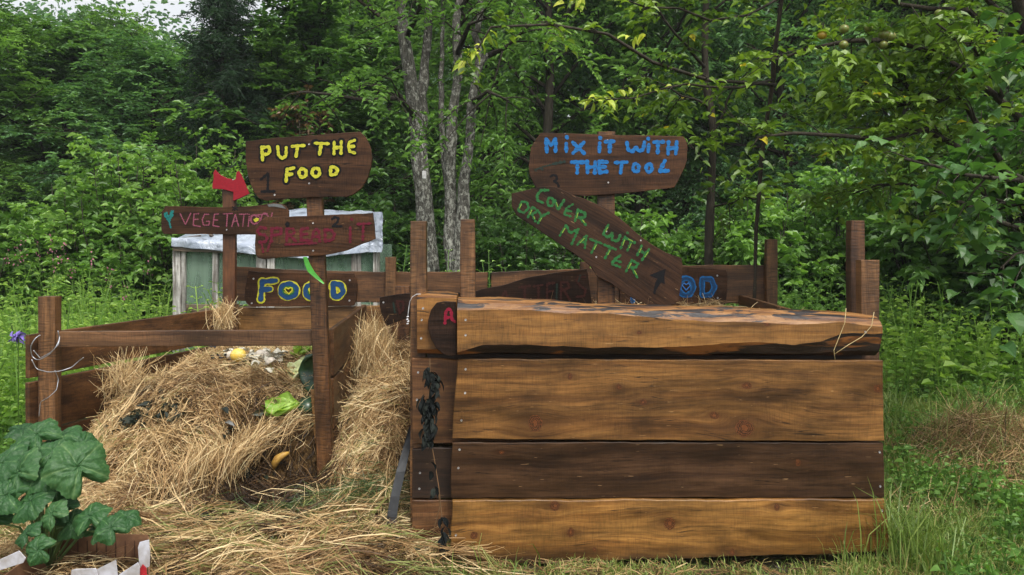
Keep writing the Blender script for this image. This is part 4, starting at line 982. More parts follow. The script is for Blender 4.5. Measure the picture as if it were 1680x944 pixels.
def side_plank(name, a, b, h, th, mat, parent, seed=0):
    """plank standing on edge between world points a, b (centre line of its upper edge), height h"""
    mb = MB(); a = np.array(a, float); b = np.array(b, float); mb.beam(a-(0, 0, h/2), b-(0, 0, h/2), h, th, ch=.003); return mb.build(name, mat, parent)

# ================================================= left bin (open, full of hay)
DL = 4.5
LB = thing('compost_bin', (-1.85, 5.3, 0), 'open wooden compost bin at the left, heaped with hay and food scraps', 'compost bin', 'compost bins side by side')
vpost('post', 62, 90, 487, -.1, DL, W_post, LB, .07)
fr = (P(95, 545, DL-.03), P(513, 542, DL-.03))
plank('rail', [(92, 545), (300, 543), (514, 542), (514, 568), (300, 568), (92, 570)], DL-.03, .045, W_rail, LB, 3, .0008)
XLf = P(72, 0, DL+.08)[0]; XLb = P(385, 0, 6.15)[0]
def wall_pt(x0, y0, x1, y1, y, z): t = (y-y0)/(y1-y0); return (x0+(x1-x0)*t, y, z)
for (za, zb, hh, sd, mt) in ((.885, .905, .245, 1, W_oldy), (.615, .635, .285, 2, W_oldy), (.325, .335, .34, 3, W_oldy)):
    side_plank('side_plank', (XLf-.03, DL-.03, za+.0), (XLb-.03, 6.15, zb), hh, .03, mt, LB, sd)
# the pale patched lower board and torn ends beyond the post
W_patch = wood('wood_patched', (0.0240, 0.0112, 0.0052), (0.0480, 0.0224, 0.0094), (0.0800, 0.0385, 0.0156), 'y', .75, .3, ssc=1.6)
vpost('post', 365, 386, 500, -.1, 6.08, W_post, LB, .08)
# partition left / middle
XPf = P(540, 0, DL)[0]; XPb = P(598, 0, 6.1)[0]
for (za, hh) in ((.93, .27), (.645, .29), (.34, .3)):
    side_plank('partition_plank', (XPf, DL+.05, za-.02), (XPb, 6.1, za), hh, .03, W_oldy, LB)
plank('batten', [(509, 640), (521, 640), (533, 800), (522, 805)], DL+.03, .03, W_pale, LB, 8)
# back boards, left
DB = 6.2
plank('back_plank', [(386, 437), (440, 441), (520, 445), (632, 446), (800, 447), (800, 499), (640, 497), (520, 495), (386, 494)], DB, .03, W_old, LB, 5, .002)
plank('back_plank', [(386, 504), (470, 506), (560, 503), (680, 501), (690, 545), (560, 549), (386, 546)], DB, .03, W_pale, LB, 6, .002)
plank('back_plank', [(386, 566), (560, 552), (690, 550), (690, 640), (386, 640)], DB, .03, W_old, LB, 7, .002)
vpost('post', 632, 649, 422, -.1, DB-.06, W_post, LB, .05)
vpost('post', 648, 672, 470, -.1, 5.9, W_postd, LB, .05)

# galvanised wire twisted round the left post
wire_m = simple('wire_zinc', (.42, .44, .47), .4, .5, metal=.6)
mb = MB(); dd = DL-.07
w1 = [(95, 543), (98, 556), (92, 570), (80, 583), (62, 592), (52, 585), (50, 568), (58, 555), (66, 550)]
w2 = [(52, 590), (60, 606), (80, 611), (100, 609), (118, 603), (130, 592), (137, 587)]
w3 = [(90, 608), (96, 622), (93, 640), (80, 652), (66, 660), (64, 684)]
w4 = [(55, 575), (66, 588), (84, 578), (96, 566), (98, 552)]
for k, (w, r) in enumerate(((w1, .0028), (w2, .0026), (w3, .0022), (w4, .0024))):
    p = np.array([P(a, b, dd-.01*k+.02*sin(i*1.7)) for i, (a, b) in enumerate(w)]); tt = np.linspace(0, len(p)-1, 30)
    p = np.stack([np.interp(tt, range(len(p)), p[:, j]) for j in range(3)], 1); q = p.copy(); q[1:-1] = (p[:-2]+p[1:-1]*2+p[2:])/4; mb.tube(q, r, 6)
tag(mb.build('wire', wire_m, loc=P(76, 590, dd), smooth=True), 'loose galvanised wire looped round the left corner post', 'wire')

# ================================================= big closed bin at the right
DF = 3.5
RBl = (.62, 4.8, 0)
RB = thing('compost_bin', RBl, 'big closed wooden compost bin at the right, boarded in front', 'compost bin', 'compost bins side by side')
def kn(*L):  # knots: photo px, py, size in px -> local coordinates
    return [(P(a, b, DF)[0]-RBl[0], P(a, b, DF)[2], c/F*DF) for a, b, c in L]
WA = wood('wood_front_upper', (0.0680, 0.0280, 0.0073), (0.1320, 0.0574, 0.0146), (0.2160, 0.1015, 0.0270), 'x', .75, 0.22, kn((878, 695, 10), (1055, 660, 5), (1172, 682, 7), (1222, 703, 13), (1225, 633, 6), (1440, 638, 5), (935, 618, 4), (1015, 635, 4)), ring=13, sheen=.3, rough=.5, vary=0, fiber=.3)
WB = wood('wood_front_middle', (0.0224, 0.0105, 0.0052), (0.0440, 0.0210, 0.0094), (0.0704, 0.0350, 0.0156), 'x', .6, 0.18, kn((823, 743, 3), (1310, 760, 4)), ring=15, rough=.5, vary=0, sheen=.2, fiber=.3)
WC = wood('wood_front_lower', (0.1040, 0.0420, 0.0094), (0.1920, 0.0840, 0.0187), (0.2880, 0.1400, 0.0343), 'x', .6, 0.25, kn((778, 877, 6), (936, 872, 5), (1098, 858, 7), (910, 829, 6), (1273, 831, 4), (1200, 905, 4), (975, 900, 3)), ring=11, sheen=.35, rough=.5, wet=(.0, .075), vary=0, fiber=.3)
WI = wood('wood_inner', (0.0680, 0.0266, 0.0094), (0.1200, 0.0504, 0.0177), (0.1760, 0.0805, 0.0286), 'x', .6, .3, kn((717, 605, 3)), ring=14)
WId = wood('wood_inner_dark', (0.0208, 0.0091, 0.0047), (0.0400, 0.0182, 0.0083), (0.0600, 0.0294, 0.0135), 'x', .55, .3, ring=14)
sc = lambda *L: L
plank('front_plank', [(751, 590), (900, 590), (1150, 591), (1449, 592), (1450, 660), (1451, 724), (1200, 724), (950, 722), (742, 720), (746, 650)], DF, .032, WA, RB, 11, .0012,
      sc((764, 606), (763, 645), (757, 690)), label='wide knotty brown front board')
plank('front_plank', [(742, 727), (1000, 726), (1449, 727), (1451, 770), (1452, 817), (1100, 817), (740, 818), (740, 770)], DF+.006, .032, WB, RB, 12, .0012,
      sc((754, 738), (752, 768), (1443, 742), (1444, 798)), label='darkest front board, third from the top')
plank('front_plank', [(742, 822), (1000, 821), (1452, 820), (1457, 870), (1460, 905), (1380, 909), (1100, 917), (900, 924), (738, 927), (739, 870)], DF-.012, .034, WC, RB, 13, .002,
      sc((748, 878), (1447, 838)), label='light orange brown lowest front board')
DI = 3.6
plank('inner_plank', [(700, 505), (1440, 530), (1440, 600), (700, 600)], DI+.031, .03, WId, RB, 31, .001)
plank('inner_plank', [(676, 588), (720, 588), (760, 591), (1440, 592), (1440, 728), (745, 728), (676, 728)], DI, .03, WI, RB, 14, .001, sc((686, 611), (684, 656)))
plank('inner_plank', [(676, 738), (700, 735), (1440, 735), (1440, 816), (676, 818)], DI+.004, .03, WId, RB, 15, .001, sc((689, 776), (688, 802)))
plank('inner_plank', [(676, 821), (1440, 820), (1440, 905), (740, 905), (706, 886), (676, 882)], DI, .03, WI, RB, 16, .001)
vpost('post', 673, 699, 363, .0, DI+.034, W_post, RB, .06)
vpost('post', 755, 779, 360, .0, DI+.034, W_post, RB, .06)
vpost('post', 1396, 1419, 362, .0, 3.80, W_postd, RB, .06)
vpost('post', 1413, 1443, 427, .0, 3.63, W_post, RB, .06)
vpost('post', 1258, 1276, 393, .0, DB-.06, W_post, RB, .06)
vpost('post', 952, 968, 430, .0, DB-.06, W_postd, RB, .05)
plank('back_plank', [(806, 447), (960, 441), (1100, 436), (1258, 435), (1258, 498), (806, 500)], DB, .03, W_old, RB, 17, .002)
plank('back_plank', [(806, 505), (1258, 503), (1258, 560), (806, 560)], DB+.004, .03, W_old, RB, 18, .002)
xr = P(1440, 0, DI)[0]-.03; xl = P(676, 0, DI)[0]+.015
for (za, hh) in ((1.00, .26), (.72, .30), (.40, .36)):
    side_plank('side_plank', (xl, DI+.10, za), (xl-.12, 6.18, za), hh, .028, W_oldy, RB)
    side_plank('side_plank', (xr, 3.76, za), (xr+.15, 6.18, za), hh, .028, W_oldy, RB)

# log slab lids: sawn face, peeled top, barky lower edge
m, nt, out = new_mat('log_peeled'); g_ = G(nt); co = g_.coord(); u = g_.dot(co, (1, 0, 0)); v = g_.dot(co, (0, .7, 1))
n1 = g_.noise(g_.vec(g_.math('MULTIPLY', u, 3), g_.math('MULTIPLY', v, 24), 0.0), 1, 6, .65, .6); n2 = g_.noise(g_.vec(g_.math('MULTIPLY', u, 5), g_.math('MULTIPLY', v, 26), 3.0), 1, 5, .6, .8)
c = g_.ramp(n1, [(.32, (.05, .018, .006)), (.46, (.15, .062, .016)), (.56, (.25, .12, .035)), (.68, (.10, .038, .011))])
c = g_.mix(g_.ramp(n2, [(.50, 0.0), (.54, 1.0)]), c, (.014, .010, .010))
b = g_.bsdf(c, .45, .35, g_.bump(g_.math('ADD', n1, n2), .7, .008)); nt.links.new(b.outputs[0], out.inputs[0]); LP = m
m, nt, out = new_mat('log_bark'); g_ = G(nt); co = g_.coord(); u = g_.dot(co, (1, 0, 0)); v = g_.dot(co, (0, .5, 1))
n1 = g_.noise(g_.vec(g_.math('MULTIPLY', u, 4), g_.math('MULTIPLY', v, 30), 0.0), 1, 6, .7, .5); n2 = g_.noise(g_.vec(g_.math('MULTIPLY', u, 2.2), g_.math('MULTIPLY', v, 22), 7.0), 1, 4, .6, .6)
c = g_.ramp(n1, [(.35, (.010, .007, .006)), (.65, (.045, .026, .018))])
c = g_.mix(g_.ramp(n2, [(.54, 0.0), (.60, 1.0)]), c, (.24, .09, .025))
b = g_.bsdf(c, .5, .4, g_.bump(n1, .9, .01)); nt.links.new(b.outputs[0], out.inputs[0]); LBK = m
W_slab = wood('wood_slab_face', (0.1200, 0.0490, 0.0114), (0.2000, 0.0875, 0.0208), (0.2720, 0.1295, 0.0343), 'x', .38, 0.35, kn((1047, 545, 3), (1255, 530, 4)), ring=9, sheen=.35, rough=.5, fiber=.3)
def slab(name, xa, xb, top, hi, lo, bot, d, depth, n, parent, seed, screws=(), label=None):
    X = np.linspace(xa, xb, n); g = np.random.default_rng(seed)
    f = lambda tb, x: np.interp(x, [t[0] for t in tb], [t[1] for t in tb])
    rows_ = []
    for x in X:
        z = lambda py: P(x, py, d)[2]; xw = P(x, 0, d)[0]
        j = .007*float(fbm(x*.012, seed, 1.0, 70+seed, 5)); j2 = .011*float(fbm(x*.012, seed+5, 1.2, 72+seed, 5)); wob = .008*float(fbm(x*.01, seed+9, .8, 74+seed, 4))
        zt = z(f(top, x))+wob; zh = z(f(hi, x))+j; zl = z(f(lo, x))+j2; zb = z(f(bot, x))+wob*.3
        rows_.append([(xw, d+depth, zb), (xw, d+.07, zb+.002), (xw, d+.030+wob, zb+.25*(zl-zb)), (xw, d+.012, zl-.3*(zl-zb)), (xw, d, zl), (xw, d, zl), (xw, d, zh), (xw, d, zh), (xw, d+.022, zh+.55*(zt-zh)),
                      (xw, d+.055, zt-.004), (xw, d+.10, zt+wob*.4), (xw, d+.16, zt-.012), (xw, d+depth, zt-.06)])
    k = len(rows_[0]); V = np.array(rows_).reshape(-1, 3); Fc = []; mi = []
    for i in range(n-1):
        for j in range(k):
            q = (j+1) % k
            if j in (4, 6): continue
            Fc.append((i*k+j, (i+1)*k+j, (i+1)*k+q, i*k+q)); mi.append(1 if j < 4 else (0 if j == 5 else (1 if j == 12 else 2)))
    Fc.append(tuple(range(k))); mi.append(0); Fc.append(tuple((n-1)*k+i for i in range(k))[::-1]); mi.append(0)
    o = mesh_obj(name, V, Fc, [W_slab, LBK, LP], parent, mi)
    if label: o['label'] = label
    for s in screws: screw(P(s[0], s[1], d), o)
    return o
slab('log_slab', 750, 1448, [(750, 489), (900, 496), (1000, 503), (1200, 506), (1350, 512), (1448, 521)], [(750, 508), (870, 508), (930, 515), (1000, 514), (1100, 524), (1200, 527), (1300, 531), (1380, 528), (1448, 536)],
     [(750, 577), (770, 570), (790, 565), (900, 568), (1000, 571), (1080, 572), (1180, 566), (1240, 562), (1300, 566), (1350, 560), (1380, 549), (1448, 546)], [(750, 585), (1000, 588), (1448, 588)], DF-.03, .30, 150, RB, 1,
     sc((764, 525), (764, 550), (1420, 545)), 'half log with a sawn face, peeled orange top and charred lower edge')
slab('log_slab', 684, 749, [(684, 482), (700, 478), (730, 480), (749, 484)], [(684, 492), (705, 488), (749, 490)], [(684, 573), (749, 574)], [(684, 583), (749, 586)], DF+.05, .25, 24, RB, 2,
     sc((694, 506), (692, 525), (691, 555)), 'short end of the log with dark torn bark on top')
# ---------------------------------------------------------------- painted signs
def paint(name, c, worn=.25, c2=None, rough=.45):
    m, nt, out = new_mat(name); g = G(nt); co = g.coord(); n = g.noise(g.vec(g.math('MULTIPLY', g.dot(co, (1, 0, 0)), 60), g.math('MULTIPLY', g.dot(co, (0, 0, 1)), 60), 0.0), 1, 6, .75); n2 = g.noise(g.vec(g.math('MULTIPLY', g.dot(co, (1, 0, 0)), 20), g.math('MULTIPLY', g.dot(co, (0, 0, 1)), 160), 0.0), 1, 3)
    col = g.mix(g.ramp(n, [(.35, 0.0), (.7, 1.0)]), c, c2 or tuple(x*.62 for x in c))
    col = g.mix(g.math('MULTIPLY', g.ramp(n2, [(.52, 0.0), (.62, 1.0)]), worn), col, (.03, .015, .01))
    b = g.bsdf(col, rough, .22, g.bump(n, .3, .002)); nt.links.new(b.outputs[0], out.inputs[0]); return m
p_yel = paint('paint_yellow', (.50, .48, .035), .3, (.30, .30, .02)); p_blk = paint('paint_black', (.004, .004, .005), .1, rough=.8); p_blue = paint('paint_blue', (.008, .145, .40), .4, (.006, .085, .25))
p_navy = paint('paint_deep_blue', (.010, .055, .15), .15); p_grn = paint('paint_green', (.018, .13, .030), .4); p_ygr = paint('paint_yellow_green', (.24, .38, .04), .4)
p_mar = paint('paint_maroon', (.13, .007, .022), .5, (.06, .004, .012)); p_pink = paint('paint_pink', (.26, .07, .11), .5); p_teal = paint('paint_teal', (.008, .16, .15), .3); p_red = paint('paint_red', (.26, .008, .018), .12, (.18, .006, .012))
p_dkg = paint('paint_dark_green', (.012, .028, .02), .3); p_dred = paint('paint_dull_red', (.040, .009, .006), .6); p_lav = paint('paint_light_blue', (.05, .22, .62), .2); p_mag = paint('paint_crimson', (.24, .008, .03), .45)
p_grey = paint('paint_grey', (.14, .15, .15), .4)

def ribbon_strokes(name, strokes, to_px, wpx, d, mat, parent, off=.0016, seed=0, jit=.12, wob=.0):
    """strokes: list of polylines in any sketch space; to_px maps them to photo pixels; painted film proud of the board"""
    g = np.random.default_rng(seed); V = []; Fc = []; n0 = 0
    for si, st in enumerate(strokes):
        closed = not isinstance(st, dict) and len(st) > 3 and st[0] == st[-1]
        if isinstance(st, dict):                       # ellipse
            cx, cy, rx, ry = st['e']; a = np.linspace(0, 2*pi, 25); st = [(cx+rx*cos(t), cy+ry*sin(t)) for t in a]; closed = True
        q = np.array([P(*to_px(*s), d)[[0, 2]] for s in st]); w = wpx/F*d/2
        # resample
        seg = np.linalg.norm(np.diff(q, axis=0), axis=1); cum = np.r_[0, np.cumsum(seg)]; k = max(4, int(cum[-1]/(w*.4)))
        tt = np.linspace(0, cum[-1], k); q = np.stack([np.interp(tt, cum, q[:, 0]), np.interp(tt, cum, q[:, 1])], 1)
        for _ in range(1):
            if closed:
                r = q.copy(); r[1:-1] = (q[:-2]+2*q[1:-1]+q[2:])/4; r[0] = r[-1] = (q[-2]+2*q[0]+q[1])/4; q = r
            else:
                r = q.copy(); r[1:-1] = (q[:-2]+2*q[1:-1]+q[2:])/4; q = r
        T = norm(np.gradient(q, axis=0)); 
        if closed: T[0] = T[-1] = norm(q[1]-q[-2])
        N = np.stack([-T[:, 1], T[:, 0]], 1); jw = 1+jit*1.3*np.sin(np.arange(k)*.8+g.random()*6)+jit*.7*g.normal(size=k)+g.normal()*.06
        if closed: jw[-1] = jw[0]
        y = d-off-si*.00012; yy_ = lambda i: y-(i % k)*1.2e-5
        L = q+N*w*jw[:, None]; Rr = q-N*w*jw[:, None]
        pts = [(a[0], yy_(i), a[1]) for i, a in enumerate(L)]+[(a[0], yy_(i), a[1]) for i, a in enumerate(Rr)]
        fs = [(i, i+1, k+i+1, k+i) for i in range(k-1)]
        if not closed:
            for e, sgn in ((0, -1), (k-1, 1)):
                c = len(pts); m = 5
                for j in range(1, m):
                    a = pi*j/m; v = q[e]+(N[e]*cos(a)+T[e]*sgn*sin(a))*w*jw[e]; pts.append((v[0], y, v[1]))
                fan = [e]+[c+j for j in range(m-1)]+[k+e]; fs.append(tuple(fan))
        F2 = []
        for f in fs:
            P3 = np.array([pts[i] for i in f]); nn = np.cross(P3[1]-P3[0], P3[2]-P3[0]); F2.append(f if nn[1] < 0 else tuple(f[::-1]))
        V += pts; Fc += [tuple(i+n0 for i in f) for f in F2]; n0 = len(V)
    return mesh_obj(name, np.array(V), Fc, mat, parent)
def poly_paint(name, polys, to_px, d, mat, parent, off=.0016):
    V = []; Fc = []
    for k, pl in enumerate(polys):
        q = [P(*to_px(*s), d) for s in pl]; f = list(range(len(V), len(V)+len(q)))
        a = sum(q[i][0]*q[(i+1) % len(q)][2]-q[(i+1) % len(q)][0]*q[i][2] for i in range(len(q)))
        V += [(p[0], d-off-k*.0001, p[2]) for p in q]; Fc.append(tuple(f if a > 0 else f[::-1]))
    return mesh_obj(name, np.array(V), Fc, mat, parent)
def el(cx, cy, rx, ry): return {'e': (cx, cy, rx, ry)}
Z2 = lambda x, y: (240+x*.3495, 200+y*.3495)
Z8 = lambda x, y: (260+x*.2381, 330+y*.2381)
Z4 = lambda x, y: (780+x*.3707, 190+y*.3707)
Z6 = lambda x, y: (600+x*.2381, 430+y*.2381)
Z7 = lambda x, y: (260+x*.13767, 270+y*.13767)
def board(pts, to_px, d, mat, parent, seed, th=.022, jit=.0012, screws=(), label=None, name='board', curve=0):
    q = [to_px(*p) for p in pts]
    if curve:   # round the outline by corner cutting
        for _ in range(curve):
            r = []
            for i in range(len(q)):
                a = np.array(q[i]); b = np.array(q[(i+1) % len(q)]); r += [tuple(a*.8+b*.2), tuple(a*.2+b*.8)]
            q = r
    return plank(name, q, d, th, mat, parent, seed, jit, [to_px(*s) for s in screws], ch=.002, label=label)

# --- sign post with two boards: PUT THE FOOD / SPREAD IT
S1 = thing('signpost', (P(535, 805, 4.42)[0], 4.42, 0), 'leaning signpost with the yellow PUT THE FOOD board over the red lettered board', 'signpost')
W_p1 = wood('wood_post_sawn', (.035, .013, .005), (.085, .034, .011), (.16, .07, .022), 'z', .35, 1.0, ring=8, sawf=115)
dS = 4.42
mb = MB(); A_ = P(513, 225, dS+.03); B_ = P(536, 808, dS+.03); mb.beam(B_, A_, .05, .088, up=(0, 1, 0), ch=.004); po = mb.build('post', W_p1, S1)
dB1 = dS-.002-.024+.006
b1 = board([(466, 92), (620, 74), (760, 65), (900, 54), (1004, 47), (1032, 75), (1052, 118), (1059, 170), (1054, 215), (1040, 262), (1012, 310), (975, 340), (940, 353), (850, 352), (760, 356), (640, 362), (560, 371), (528, 360), (505, 330), (486, 285), (474, 240), (465, 170)], Z2, dB1, W_sign, S1, 21, .022, .0008, ((765, 105), (765, 289), (603, 343)), 'dark board reading PUT THE FOOD')
L1 = [[(543, 120), (547, 180)], [(545, 122), (575, 118), (583, 135), (572, 152), (550, 154)], [(618, 118), (622, 158), (640, 174), (657, 160), (658, 122)], [(686, 116), (742, 112)], [(712, 114), (704, 162)],
      [(792, 101), (857, 104)], [(822, 106), (814, 154)], [(883, 96), (882, 150)], [(916, 94), (915, 148)], [(884, 123), (915, 120)], [(978, 88), (953, 97), (950, 118), (956, 140), (979, 147)], [(952, 118), (974, 116)]]
L2 = [[(662, 224), (657, 280)], [(664, 224), (694, 217)], [(662, 249), (684, 246)], el(735, 241, 17, 20), el(797, 238, 18, 20), [(866, 212), (866, 250), (888, 248), (901, 230), (888, 214), (866, 212)]]
for LL in (L1, L2):
    ribbon_strokes('letter_outline', LL, Z2, 11.5, dB1, p_blk, b1, .0012, 1, .10); ribbon_strokes('lettering', LL, Z2, 5.1, dB1, p_yel, b1, .0042, 2, .12)
ribbon_strokes('numeral', [[(538, 272), (556, 256), (573, 242), (570, 325)], [(542, 328), (602, 327)]], Z2, 4.2, dB1, p_blk, b1, .0012, 3)
b2 = board([(738, 110), (900, 108), (1070, 100), (1300, 92), (1476, 82), (1482, 130), (1494, 262), (1440, 284), (1370, 310), (1300, 340), (1210, 362), (1120, 378), (1040, 380), (960, 384), (840, 390), (730, 402), (686, 392), (668, 365), (663, 300), (668, 240), (668, 180), (690, 145)], Z8, dB1-.0, W_sign, S1, 22, .022, .0010, ((1065, 152), (1066, 342)), 'dark board with dull red SPREAD IT')
ribbon_strokes('lettering', [[(742, 190), (712, 180), (690, 190), (682, 210), (698, 228), (735, 236), (750, 256), (738, 280), (700, 284)], [(782, 192), (778, 284)], [(780, 190), (836, 186), (850, 205), (840, 228), (790, 236)],
    [(884, 196), (884, 278)], [(886, 192), (925, 190), (940, 212), (925, 232), (890, 238)], [(905, 238), (950, 278)], [(982, 192), (984, 272)], [(984, 192), (1028, 188)], [(984, 230), (1022, 228)], [(984, 272), (1034, 270)],
    [(1052, 282), (1072, 205), (1092, 192), (1106, 210), (1112, 278)], [(1062, 246), (1108, 244)], [(1148, 200), (1150, 276)], [(1148, 198), (1190, 202), (1214, 232), (1200, 266), (1152, 278)],
    [(1322, 178), (1322, 282)], [(1326, 122), (1332, 126)], [(1370, 160), (1462, 154)], [(1412, 160), (1408, 268)]], Z8, 4.6, dB1, p_mar, b2, .0012, 4, .2)
ribbon_strokes('underline', [[(870, 300), (990, 296), (1090, 290)], [(715, 300), (722, 350)], [(768, 295), (752, 345)]], Z8, 3.4, dB1, p_mar, b2, .0034, 5, .2)
ribbon_strokes('numeral', [[(1198, 125), (1218, 110), (1240, 120), (1234, 145), (1202, 174)], [(1202, 175), (1262, 174)]], Z8, 4.0, dB1, p_blk, b2, .0012, 6)
poly_paint('smudge', [[(872, 160), (885, 140), (905, 150), (902, 178), (880, 182)]], Z8, dB1, p_blk, b2)
# green ribbon dangling
p = P(510, 440, dB1-.03); mb = MB(); q = np.array([P(a, b, dB1-.03) for a, b in [(500, 422), (504, 434), (510, 446), (520, 456), (531, 466)]]); w = [.010, .014, .017, .012, .004]
for k in range(4):
    V = [q[k]-(w[k], 0, 0), q[k]+(w[k], .004, .002), q[k+1]+(w[k+1], .004, .002), q[k+1]-(w[k+1], 0, 0)]; V = V+[v+np.array((0, .0015, 0)) for v in V]
    mb.add(V, [(0, 1, 2, 3), (7, 6, 5, 4), (0, 4, 5, 1), (1, 5, 6, 2), (2, 6, 7, 3), (3, 7, 4, 0)])
tag(mb.build('ribbon', simple('ribbon_green', (.06, .32, .03), .4), loc=q[0]), 'bright green ribbon hanging below the red lettered board', 'ribbon')

# --- VEGETATION signpost with the red arrow
dV = 5.95
S2 = thing('signpost', (P(375, 0, dV)[0], dV, 0), 'signpost with a red arrow on top and the pink lettered VEGETATION board', 'signpost')
vpost('post', 365, 385, 300, -.05, dV, wood('wood_post_red', (0.0640, 0.0210, 0.0078), (0.1120, 0.0385, 0.0130), (0.1520, 0.0595, 0.0208), 'z', .35, .3, ring=10), S2, .05)
b3 = board([(48, 36), (110, 34), (250, 39), (440, 43), (600, 37), (700, 28), (790, 14), (845, 18), (880, 38), (897, 70), (895, 130), (890, 180), (880, 222), (700, 231), (440, 231), (200, 229), (35, 228), (20, 200), (18, 140), (22, 75)], Z8, dV-.024, W_sign, S2, 23, .022, .001, ((470, 198),), 'dark board reading VEGETATION in pink')
ribbon_strokes('lettering', [[(150, 88), (185, 160)], [(222, 86), (188, 160)], [(246, 90), (240, 168), (290, 176)], [(246, 90), (276, 88)], [(244, 128), (272, 126)], [(350, 92), (318, 92), (302, 130), (312, 168), (348, 166), (354, 140), (334, 140)],
    [(386, 92), (376, 170), (418, 177)], [(386, 92), (414, 90)], [(382, 130), (410, 132)], [(446, 90), (510, 86)], [(476, 90), (470, 176)], [(506, 176), (530, 92), (554, 176)], [(514, 140), (546, 140)], [(556, 92), (614, 90)], [(590, 92), (582, 176)],
    [(626, 108), (620, 172)], [(625, 92), (627, 94)], el(660, 128, 20, 32), [(700, 150), (716, 92), (735, 82), (752, 100), (775, 130), (784, 86)]], Z8, 1.9, dV-.024, p_pink, b3, .0012, 7, .25)
ribbon_strokes('lettering', [[(640, 100), (690, 96), (750, 88)], el(668, 128, 34, 30)], Z8, 2.0, dV-.024, p_pink, b3, .0040, 8, .3)
ribbon_strokes('heart_plant', [[(42, 84), (52, 108), (72, 140)], [(56, 82), (66, 104), (74, 120)], [(102, 66), (92, 100), (74, 142)], [(90, 70), (80, 100)], [(74, 140), (86, 188)], [(40, 100), (60, 112)], [(88, 112), (100, 96)]], Z8, 2.8, dV-.024, p_teal, b3, .0012, 9, .3)
poly_paint('yellow_spot', [[(655, 130), (672, 116), (695, 120), (690, 136), (668, 146)]], Z8, dV-.024, p_yel, b3, .0055)
ribbon_strokes('cross_mark', [[(508, 40), (545, 62)], [(545, 42), (508, 64)], [(526, 38), (526, 66)]], Z8, 1.8, dV-.024, p_blk, b3, .0012, 10)
poly_paint('grey_smear', [[(750, 24), (795, 18), (845, 24), (872, 44), (880, 54), (840, 46), (800, 38), (760, 40)]], Z8, dV-.024, p_grey, b3)
ar = board([(672, 62), (725, 120), (800, 158), (905, 182), (920, 170), (930, 90), (952, 76), (985, 130), (1030, 230), (1078, 350), (1000, 390), (895, 432), (888, 420), (892, 330), (840, 316), (760, 296), (640, 292), (640, 250), (655, 170), (652, 100)], Z7, dV-.022, p_red, S2, 24, .020, .0008, ((890, 180),), 'red painted arrow', name='arrow')

# --- FOOD board nailed to the back boards
dF1 = DB-.026
FB = board([(622, 480), (700, 492), (1000, 495), (1345, 499), (1362, 530), (1370, 580), (1362, 690), (1345, 722), (1000, 727), (640, 728), (604, 704), (592, 660), (598, 600), (612, 520)], Z8, dF1, W_sign, None, 25, .022, .001, name='sign_board')
tag(FB, 'dark board reading FOOD in blue with yellow outlines, nailed to the back boards', 'sign')
for s in ((655, 535), (643, 704), (1318, 546), (1316, 686)): screw(P(*Z8(*s), dF1), FB, .008)
LF = [[(716, 556), (706, 676)], [(718, 556), (812, 548)], [(712, 612), (770, 606)], el(897, 617, 56, 46), el(1058, 622, 44, 46), [(1204, 566), (1206, 656), (1244, 658), (1274, 622), (1258, 578), (1204, 566)]]
ribbon_strokes('letter_outline', LF, Z8, 13.2, dF1, p_yel, FB, .0012, 11, .08)
ribbon_strokes('lettering', LF, Z8, 8.0, dF1, p_navy, FB, .0040, 12, .08)
ribbon_strokes('inner_outline', [el(897, 617, 38, 28), el(1058, 622, 26, 28)], Z8, 2.2, dF1, p_grn, FB, .0062, 13, .1)
ribbon_strokes('heart', [[(897, 606), (882, 596), (872, 606), (880, 622), (900, 640), (922, 618), (924, 600), (908, 596), (897, 606)], [(1058, 608), (1044, 600), (1036, 610), (1058, 642)], [(1232, 606), (1232, 636), (1252, 622), (1232, 606)]], Z8, 2.2, dF1, p_yel, FB, .0074, 14, .1)

# --- blue lettered signpost: MIX IT WITH THE TOOL, and the drooping board below
dM = 4.6
S3 = thing('signpost', (P(996, 0, dM)[0], dM, 0), 'signpost with the blue MIX IT WITH THE TOOL board over the drooping green lettered board', 'signpost')
vpost('post', 981, 1009, 216, .05, dM, W_p1, S3, .06)
dm = dM-.026
b4 = board([(288, 76), (420, 78), (540, 83), (700, 86), (800, 88), (920, 92), (932, 110), (939, 135), (936, 200), (925, 232), (908, 268), (880, 318), (780, 330), (700, 340), (590, 350), (480, 357), (390, 348), (300, 340), (272, 325), (258, 300), (240, 265), (236, 225), (240, 185), (246, 140), (268, 104)], Z4, dm, W_sign, S3, 26, .022, .0008, ((588, 296), (585, 108)), 'dark board reading MIX IT WITH THE TOOL')
LM = [[(312, 104), (316, 160)], [(314, 104), (334, 132), (354, 104)], [(356, 106), (354, 158)], [(402, 124), (402, 160)], [(404, 95), (406, 99)], [(430, 118), (480, 166)], [(480, 118), (432, 166)], [(550, 122), (548, 160)], [(550, 96), (552, 99)], [(576, 116), (612, 114)], [(595, 116), (594, 160)],
      [(670, 120), (676, 152), (694, 160), (708, 140), (724, 158), (742, 150), (748, 118)], [(767, 128), (764, 160)], [(764, 102), (766, 105)], [(790, 118), (832, 116)], [(808, 118), (806, 164)], [(854, 118), (852, 170)], [(890, 116), (886, 168)], [(854, 146), (888, 142)]]
LM2 = [[(426, 206), (480, 206)], [(452, 206), (450, 252)], [(494, 204), (496, 252)], [(530, 204), (528, 252)], [(496, 228), (528, 228)], [(548, 204), (548, 252), (580, 248)], [(548, 204), (582, 206)], [(548, 228), (574, 227)], [(618, 208), (670, 206)], [(648, 208), (642, 254)], el(710, 231, 13, 18), el(768, 232, 13, 18), [(838, 200), (815, 246), (852, 244)]]
for LL in (LM, LM2): ribbon_strokes('lettering', LL, Z4, 6.0, dm, p_blue, b4, .0012, 15, .13)
